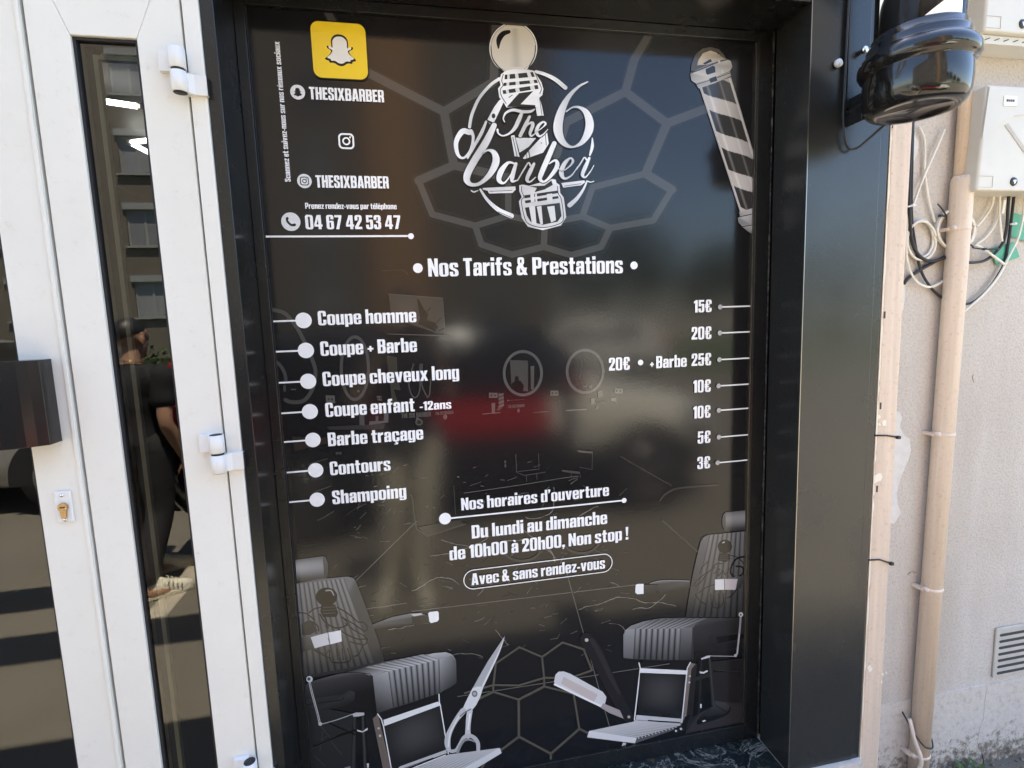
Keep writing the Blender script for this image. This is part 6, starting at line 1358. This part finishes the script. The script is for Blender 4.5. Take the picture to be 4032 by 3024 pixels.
for x in (0, .018): MB().lathe([(.009, .0036), (.009, .0068), (0, .0068)], (-.055 + x, 0, .018 - x * .9), 16, axis='y').build('phone_lens', M['chrome'], ph)

# ---------------------------------------------------------------- cars
def paint(name, c, rough=.25, coat=1.0, metal=0.0): return Mat(name, c, rough, metal, coat=coat).m
M['red'] = paint('red_paint', (0.38, 0.012, 0.015)); M['silver'] = paint('silver_paint', (0.50, 0.48, 0.44), .3, 1.0, .3); M['blackcar'] = paint('black_paint', (0.008, 0.008, 0.009), .15); M['cream'] = paint('cream_paint_and_glint', (0.80, 0.76, 0.66))
M['tyre'] = Mat('tyre', (.012, .012, .012), .8).m; M['rim'] = Mat('rim_alloy', (.55, .53, .5), .3, 1.0).m; M['tail'] = Mat('tail_lamp_red', (.5, .01, .012), .1, coat=1).m; M['headl'] = Mat('headlamp', (.6, .6, .6), .08, coat=1).m; M['plastic'] = Mat('dark_plastic', (.02, .02, .021), .6).m
def car(label, loc, rz, bm_, glint=None, L=4.0, Wd=1.72, wheel_x=(-1.22, 1.25), hood=.92, group=None):
    """hatchback with nose to local +X; local Y = 0 is the centre line"""
    t = thing('parked_car', label, 'car', loc, rz, group); h2 = Wd / 2; R = .315
    # stations: x, z of sill, of the belt, of the roof, half-width at the belt, half-width at the roof
    st = [(-L / 2, .42, .80, .84, .70, .58), (-L / 2 + .08, .30, .86, 1.05, .80, .62), (-L / 2 + .38, .22, .92, 1.38, .84, .63), (-1.0, .19, .93, 1.47, .86, .645), (-.2, .18, .93, 1.50, .86, .65), (.35, .18, .92, 1.44, .86, .64), (.80, .18, .92, 1.14, .86, .66), (1.02, .19, .93, .97, .855, .70), (1.5, .2, .86, .90, .83, .64), (1.82, .24, .74, .79, .76, .56), (L / 2, .30, .58, .62, .62, .46)]
    st = [tuple(p) for p in smooth_path(st, 3)]; ring = []
    for x, zs, zb, zr, wb, wr in st:
        wb *= h2 / .86; wr *= h2 / .86
        half = [(0, zs), (wb * .84, zs), (wb * .965, zs + .12), (wb, (zs + zb) / 2 + .02), (wb * .995, (zs + zb) / 2 + .12), (wb * .975, zb - .14), (wb * .885, zb), (wb * .40 + wr * .55, (zb + zr) / 2), (wr, zr - .05 * min(1, (zr - zb) / .3)), (wr * .6, zr + .0), (0, zr + .015)]
        ring.append([(x, y, z) for y, z in half] + [(x, -y, z) for y, z in reversed(half[1:-1])])
    mb = MB(); n = len(ring[0]); vs = [p for r in ring for p in r]; fs = []
    for k in range(len(ring) - 1):
        for i in range(n): fs.append((k * n + i, k * n + (i + 1) % n, (k + 1) * n + (i + 1) % n, (k + 1) * n + i))
    fs.append(tuple(range(n))); fs.append(tuple((len(ring) - 1) * n + i for i in reversed(range(n))))
    mb.add(vs, fs, True); b = mb.build('body', bm_, t)
    if glint:
        b.data.materials.append(glint); b.data.materials.append(M['blackcar']); b.data.materials.append(M['plastic'])
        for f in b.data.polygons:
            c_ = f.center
            if c_.x > 1.7 or (c_.x > .38 + (.95 - c_.z) * .9 and c_.z > .52 and not (c_.z > .97 and c_.x < .8)): f.material_index = 1  # sun glint on bonnet and front wing, painted on as cream faces
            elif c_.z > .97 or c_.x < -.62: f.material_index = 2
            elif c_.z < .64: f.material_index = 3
    sm_ = b.modifiers.new('s', 'SUBSURF'); sm_.levels = 2; sm_.render_levels = 2
    for sy in (1, -1):
        y = lambda zb, o=0: sy * (h2 + o)
        # side windows, following the leaning glasshouse
        for xs in (((-1.38, .98), (-1.2, 1.36), (-.55, 1.40), (-.52, .98)), ((-.46, .98), (-.49, 1.40), (.22, 1.37), (.78, .98))):
            q0 = [(x, sy * (h2 * (.935 - (z - .93) * .42)), z) for x, z in xs]; q1 = [(x, yy - sy * .05, z) for x, yy, z in q0]
            MB().add(q0 + q1, [(0, 1, 2, 3), (7, 6, 5, 4), (0, 4, 5, 1), (1, 5, 6, 2), (2, 6, 7, 3), (3, 7, 4, 0)]).build('side_window', M['carglass'], t)
        for wx in wheel_x:
            arch = MB().lathe([(R + .075, -.02), (R + .085, .012), (R + .03, .016), (R + .02, -.1)], (wx, sy * (h2 + .0), R), 40, False, 'y') if 0 else None
            w_ = MB(); yy = sy * (h2 - .095)
            w_.lathe([(R * .62, yy - .1), (R - .02, yy - .1), (R, yy - .075), (R, yy + .075), (R - .02, yy + .1), (R * .62, yy + .1)], (wx, 0, R), 40, True, 'y')
            wo = w_.build('wheel', M['tyre'], t); rm_ = MB(); ye = yy + sy * .102
            rm_.lathe([(R * .62, ye - .015), (R * .64, ye + .003), (R * .57, ye + .003), (R * .55, ye - .012)] if sy > 0 else [(R * .62, ye + .015), (R * .64, ye - .003), (R * .57, ye - .003), (R * .55, ye + .012)], (wx, 0, R), 36, False, 'y')
            for i in range(5):
                a = 2 * math.pi * i / 5 + .3; d = Vector((math.cos(a), 0, math.sin(a))); e_ = Vector((-math.sin(a), 0, math.cos(a))); c_ = Vector((wx, ye + sy * .006, R))
                rm_.add([c_ + d * .03 + e_ * .026, c_ + d * R * .6 + e_ * .018, c_ + d * R * .6 - e_ * .018, c_ + d * .03 - e_ * .026, c_ + d * .03 + e_ * .026 - Vector((0, sy * .02, 0)), c_ + d * R * .6 + e_ * .018 - Vector((0, sy * .02, 0)), c_ + d * R * .6 - e_ * .018 - Vector((0, sy * .02, 0)), c_ + d * .03 - e_ * .026 - Vector((0, sy * .02, 0))], [(0, 1, 2, 3), (4, 7, 6, 5), (0, 4, 5, 1), (2, 6, 7, 3)])
            rm_.lathe([(.035, ye - .02), (.035, ye + .004 * sy)], (wx, 0, R), 16, True, 'y'); rm_.build('rim', M['rim'], wo)
            wa = MB(); pts = [(wx + (R + .06) * math.cos(a), R + (R + .06) * math.sin(a)) for a in [R_(-8 + 196 * i / 24) for i in range(25)]]
            wa.prism(pts, 'y', sy * (h2 - .12), sy * (h2 + .008)); wa.build('wheel_arch', M['plastic'], t)
        MB().prism([(1.52, .66), (1.86, .62), (1.80, .72), (1.60, .82)], 'y', sy * (h2 * .80), sy * (h2 * .97)).build('headlight', M['headl'], t, .01)
        MB().prism([(-L / 2 + .01, .80), (-L / 2 + .27, .88), (-L / 2 + .30, 1.0), (-L / 2 + .10, 1.06)], 'y', sy * (h2 * .66), sy * (h2 * .955)).build('tail_light', M['tail'], t, .01)
        mm = MB().box(.62, 0, .95, .74, .16, 1.07); mm.v = [(a, sy * (h2 * .93 + b_), c_) for a, b_, c_ in mm.v]; mm.build('wing_mirror', bm_, t, .02)
        MB().box(-.62, 0, .80, -.48, .012, .83) if 0 else None
        hb = MB(); hb.box(-.52, h2 * 1.0, .80, -.36, h2 * 1.0 + .014, .83); hb.v = [(a, sy * b_, c_) for a, b_, c_ in hb.v]; hb.build('door_handle', bm_, t, .004)
    ws_ = [(.86, -.56, 1.05), (.86, .56, 1.05), (.42, .53, 1.40), (.42, -.53, 1.40)]; w1 = [(x + .05, y * h2 / .86, z + .045) for x, y, z in ws_]; w0 = [(x - .03, y, z - .03) for x, y, z in w1]
    MB().add(w1 + w0, [(0, 1, 2, 3), (7, 6, 5, 4), (0, 4, 5, 1), (1, 5, 6, 2), (2, 6, 7, 3), (3, 7, 4, 0)]).build('windscreen', M['carglass'], t)
    rw = [(-L / 2 + .12, -.52, 1.02), (-L / 2 + .12, .52, 1.02), (-L / 2 + .36, .50, 1.32), (-L / 2 + .36, -.50, 1.32)]; r1 = [(x - .045, y, z + .02) for x, y, z in rw]; r0 = [(x + .05, y, z) for x, y, z in r1]
    MB().add(r1 + r0, [(0, 1, 2, 3), (7, 6, 5, 4), (0, 4, 5, 1), (1, 5, 6, 2), (2, 6, 7, 3), (3, 7, 4, 0)]).build('rear_window', M['carglass'], t)
    MB().box(-L / 2 - .03, -h2 * .74, .34, -L / 2 + .10, h2 * .74, .52).build('rear_bumper', M['plastic'], t, .03)
    MB().box(-L / 2 - .045, -.26, .55, -L / 2 + .02, .26, .66).build('number_plate', M['label'], t)
    MB().box(L / 2 - .10, -h2 * .62, .30, L / 2 + .03, h2 * .62, .44).build('front_bumper', M['plastic'], t, .03)
    return t
RC = car('red hatchback with black roof and tail, sun glint painted cream on its front, mirrored in the poster', (0.22, -3.20, 0), 0.0, M['red'], M['cream'])
car('silver grey car whose alloy wheel shows in the glass at the far left', (-4.42, -4.75, 0), R_(0), M['silver'])
car('black car with a red tail light, mirrored behind the walking man', (-1.72, -8.0, 0), R_(3), M['blackcar'])
car('all cream car parked farther off on the far side of the street', (3.4, -10.2, 0), R_(180), M['cream'])

# ---------------------------------------------------------------- building across the street
q = Mat('ochre_facade', (0.155, 0.128, 0.098), 0.9); vary(q, .8, .08); M['fac'] = q.m
q = Mat('warm_brick_bay', (0.42, 0.23, 0.11), 0.9); vary(q, 3, .12); M['bay'] = q.m
M['wfr'] = Mat('window_white', (.30, .295, .28), .5).m; M['pane'] = Mat('window_pane', (.03, .035, .04), .06, coat=.3).m; M['shut'] = Mat('roller_shutter', (.20, .20, .205), .6).m; q = Mat('net_curtain', (.26, .26, .27), .8); vary(q, 9, .3, (6, 1, .6)); M['curt'] = q.m
BY = -20.0
ab = thing('apartment_block', 'ochre rendered apartment block of five storeys mirrored in the door glass', 'building', (0, BY, 0))
cols = [-22.6, -19.4, -16.2, -13.0, -9.15, -6.5, -3.3, 3.4]; floors = [2.07, 4.55, 7.0, 9.6, 12.1]; ww, wh = 1.15, 1.24
wm_ = MB(); x_edges = [-26.0]
for c in cols: x_edges += [c - ww / 2, c + ww / 2]
x_edges.append(5.9); z_edges = [0.0]
for f in floors: z_edges += [f, f + wh]
z_edges.append(14.6)
for i in range(len(x_edges) - 1):
    for j in range(len(z_edges) - 1):
        if i % 2 == 1 and j % 2 == 1: continue
        wm_.box(x_edges[i], -.3, z_edges[j], x_edges[i + 1], 0, z_edges[j + 1])
wm_.build('wall', M['fac'], ab); MB().box(-26.3, -9, 14.61, 6.2, .35, 14.85).build('roof', M['plinth'], ab)
MB().box(-26, -9, 0, 5.9, -.31, 14.6).build('inner_block', M['inwall'], ab); MB().box(-26.05, .001, 0, 5.95, .04, 1.1).build('base_band', M['fac'], ab)
MB().box(-1.5, .001, 0.2, .6, .55, 15.2).build('stair_bay', M['bay'], ab)
fm = MB().box(-ww / 2, -.12, 0, ww / 2, -.06, .06).box(-ww / 2, -.12, wh - .06, ww / 2, -.06, wh).box(-ww / 2, -.12, .06, -ww / 2 + .06, -.06, wh - .06).box(ww / 2 - .06, -.12, .06, ww / 2, -.06, wh - .06).box(-.04, -.12, .06, .04, -.06, wh - .06).mesh('window'); fm.materials.append(M['wfr'])
pn_ = MB().box(-ww / 2 + .06, -.10, .06, ww / 2 - .06, -.09, wh - .06).mesh('pane'); pn_.materials.append(M['pane'])
sl_ = MB().box(-ww / 2 - .1, .001, -.07, ww / 2 + .1, .10, -.01).mesh('sill'); sl_.materials.append(M['wfr'])
sb_ = MB().box(-ww / 2 - .06, .001, wh + .0, ww / 2 + .06, .07, wh + .22).mesh('shutter_box'); sb_.materials.append(M['wfr'])
r_ = random.Random(5)
for c in cols:
    for j, f in enumerate(floors):
        o = link('window', fm, ab); o.location = (c, 0, f); o['label'] = 'white framed window of the apartment block'
        p = link('pane', pn_, o); s1 = link('sill', sl_, o); s2 = link('shutter_box', sb_, o)
        d = {(-9.15, 1): 'shut', (-9.15, 2): 'curt', (-9.15, 0): 'curt'}.get((c, j), r_.choice(['shut', 'curt', '', '']))
        if d:
            z0 = .08 if d == 'curt' or (c, j) == (-9.15, 1) else r_.choice([.08, .5, .8]); me = MB().box(-ww / 2 + .05, -.085 if d == 'shut' else -.0885, z0, ww / 2 - .05, -.075 if d == 'shut' else -.0865, wh - .04).mesh('blind'); me.materials.append(M[d]); link('roller_blind' if d == 'shut' else 'curtain', me, o)

# ---------------------------------------------------------------- hedge and trees
def leaves(name, blobs, n, size, mats, parent, seed):
    r_ = random.Random(seed); mb = MB()
    for (cx, cy, cz, rx, ry, rz), share in blobs:
        for i in range(int(n * share)):
            while True:
                p = Vector((r_.uniform(-1, 1), r_.uniform(-1, 1), r_.uniform(-1, 1)))
                if .30 < p.length < 1 + .12 * math.sin(p.x * 7 + seed) * math.cos(p.z * 6): break
            c = Vector((cx + p.x * rx, cy + p.y * ry, cz + p.z * rz)); a = Vector((r_.gauss(0, 1), r_.gauss(0, 1), r_.gauss(0, 1))).normalized(); b = a.orthogonal().normalized(); s_ = size * r_.uniform(.6, 1.4); d = a.cross(b)
            mb.add([c - b * s_, c + d * s_ * .5, c + b * s_, c - d * s_ * .5], [(0, 1, 2, 3)])
    return mb.build(name, mats, parent)
def leafmat(name, c): q = Mat(name, c, .6); vary(q, 1.6, .45); return q.m
M['leafA'] = leafmat('dark_leaf', (.045, .065, .02)); M['leafB'] = leafmat('mid_leaf', (.06, .085, .025)); M['bark'] = Mat('bark', (.10, .075, .055), .9).m
hg = thing('hedge', 'low clipped green hedge in front of the apartment block', 'hedge', (-12.0, -12.6, 0)); 
leaves('foliage', [((x, 0, .62, .75, .42, .56), 1) for x in [-12 + i * .9 for i in range(27)]], 260, .06, M['leafB'], hg, 3); MB().box(-12.5, -.2, 0, 12, .2, .9).build('hedge_core', M['leafA'], hg)
def tree(label, x, y, h, spread, leaf, seed):
    t = thing('tree', label, 'tree', (x, y, 0), 0, 'trees across the street'); r_ = random.Random(seed); tr = MB()
    tr.tube(smooth_path([(0, 0, 0), (.05, .02, h * .2), (-.05, .05, h * .42), (.08, 0, h * .62)], 4), [.18 * (1 - .75 * i / 12) for i in range(13)], 10)
    bl = []
    for i in range(7):
        a = i * 2.4 + r_.random(); d = spread * r_.uniform(.35, .75); z = h * r_.uniform(.45, .85); e = (d * math.cos(a), d * math.sin(a), z)
        tr.tube(smooth_path([(0, 0, h * .36), (e[0] * .4, e[1] * .4, z - h * .1), e], 4), [.07 * (1 - .8 * k / 8) for k in range(9)], 7)
        bl.append(((e[0], e[1], z, spread * r_.uniform(.34, .55), spread * r_.uniform(.34, .55), h * r_.uniform(.12, .2)), 1))
    bl.append(((0, 0, h * .82, spread * .5, spread * .5, h * .18), 1))
    tr.build('trunk', M['bark'], t); leaves('crown', bl, 620, .11, leaf, t, seed)
for i, (lab, x, y, h, s, lf) in enumerate((('round dark tree beside the right corner of the apartment block', 7.2, -23, 6.0, 2.3, M['leafA']), ('taller dark tree standing next but one to the apartment block', 11.5, -25, 7.0, 2.6, M['leafA']), ('low spreading mid green tree at the far right of the row', 20.5, -22, 4.6, 2.8, M['leafB']), ('bushy mid green tree between the tall dark one and the low one', 15.8, -24, 5.4, 2.6, M['leafB']), ('small dark tree far right beyond the row', 27.0, -26, 5.0, 2.6, M['leafA']))):
    tree(lab, x, y, h, s, lf, 40 + i)
gw_ = MB().box(5.9, -28.5, 0, 40, -28.2, 2.2).box(5.85, -28.55, 2.201, 40.05, -28.15, 2.28).build('garden_wall', M['render']); tag(gw_, 'long pale garden wall behind the trees', 'wall')
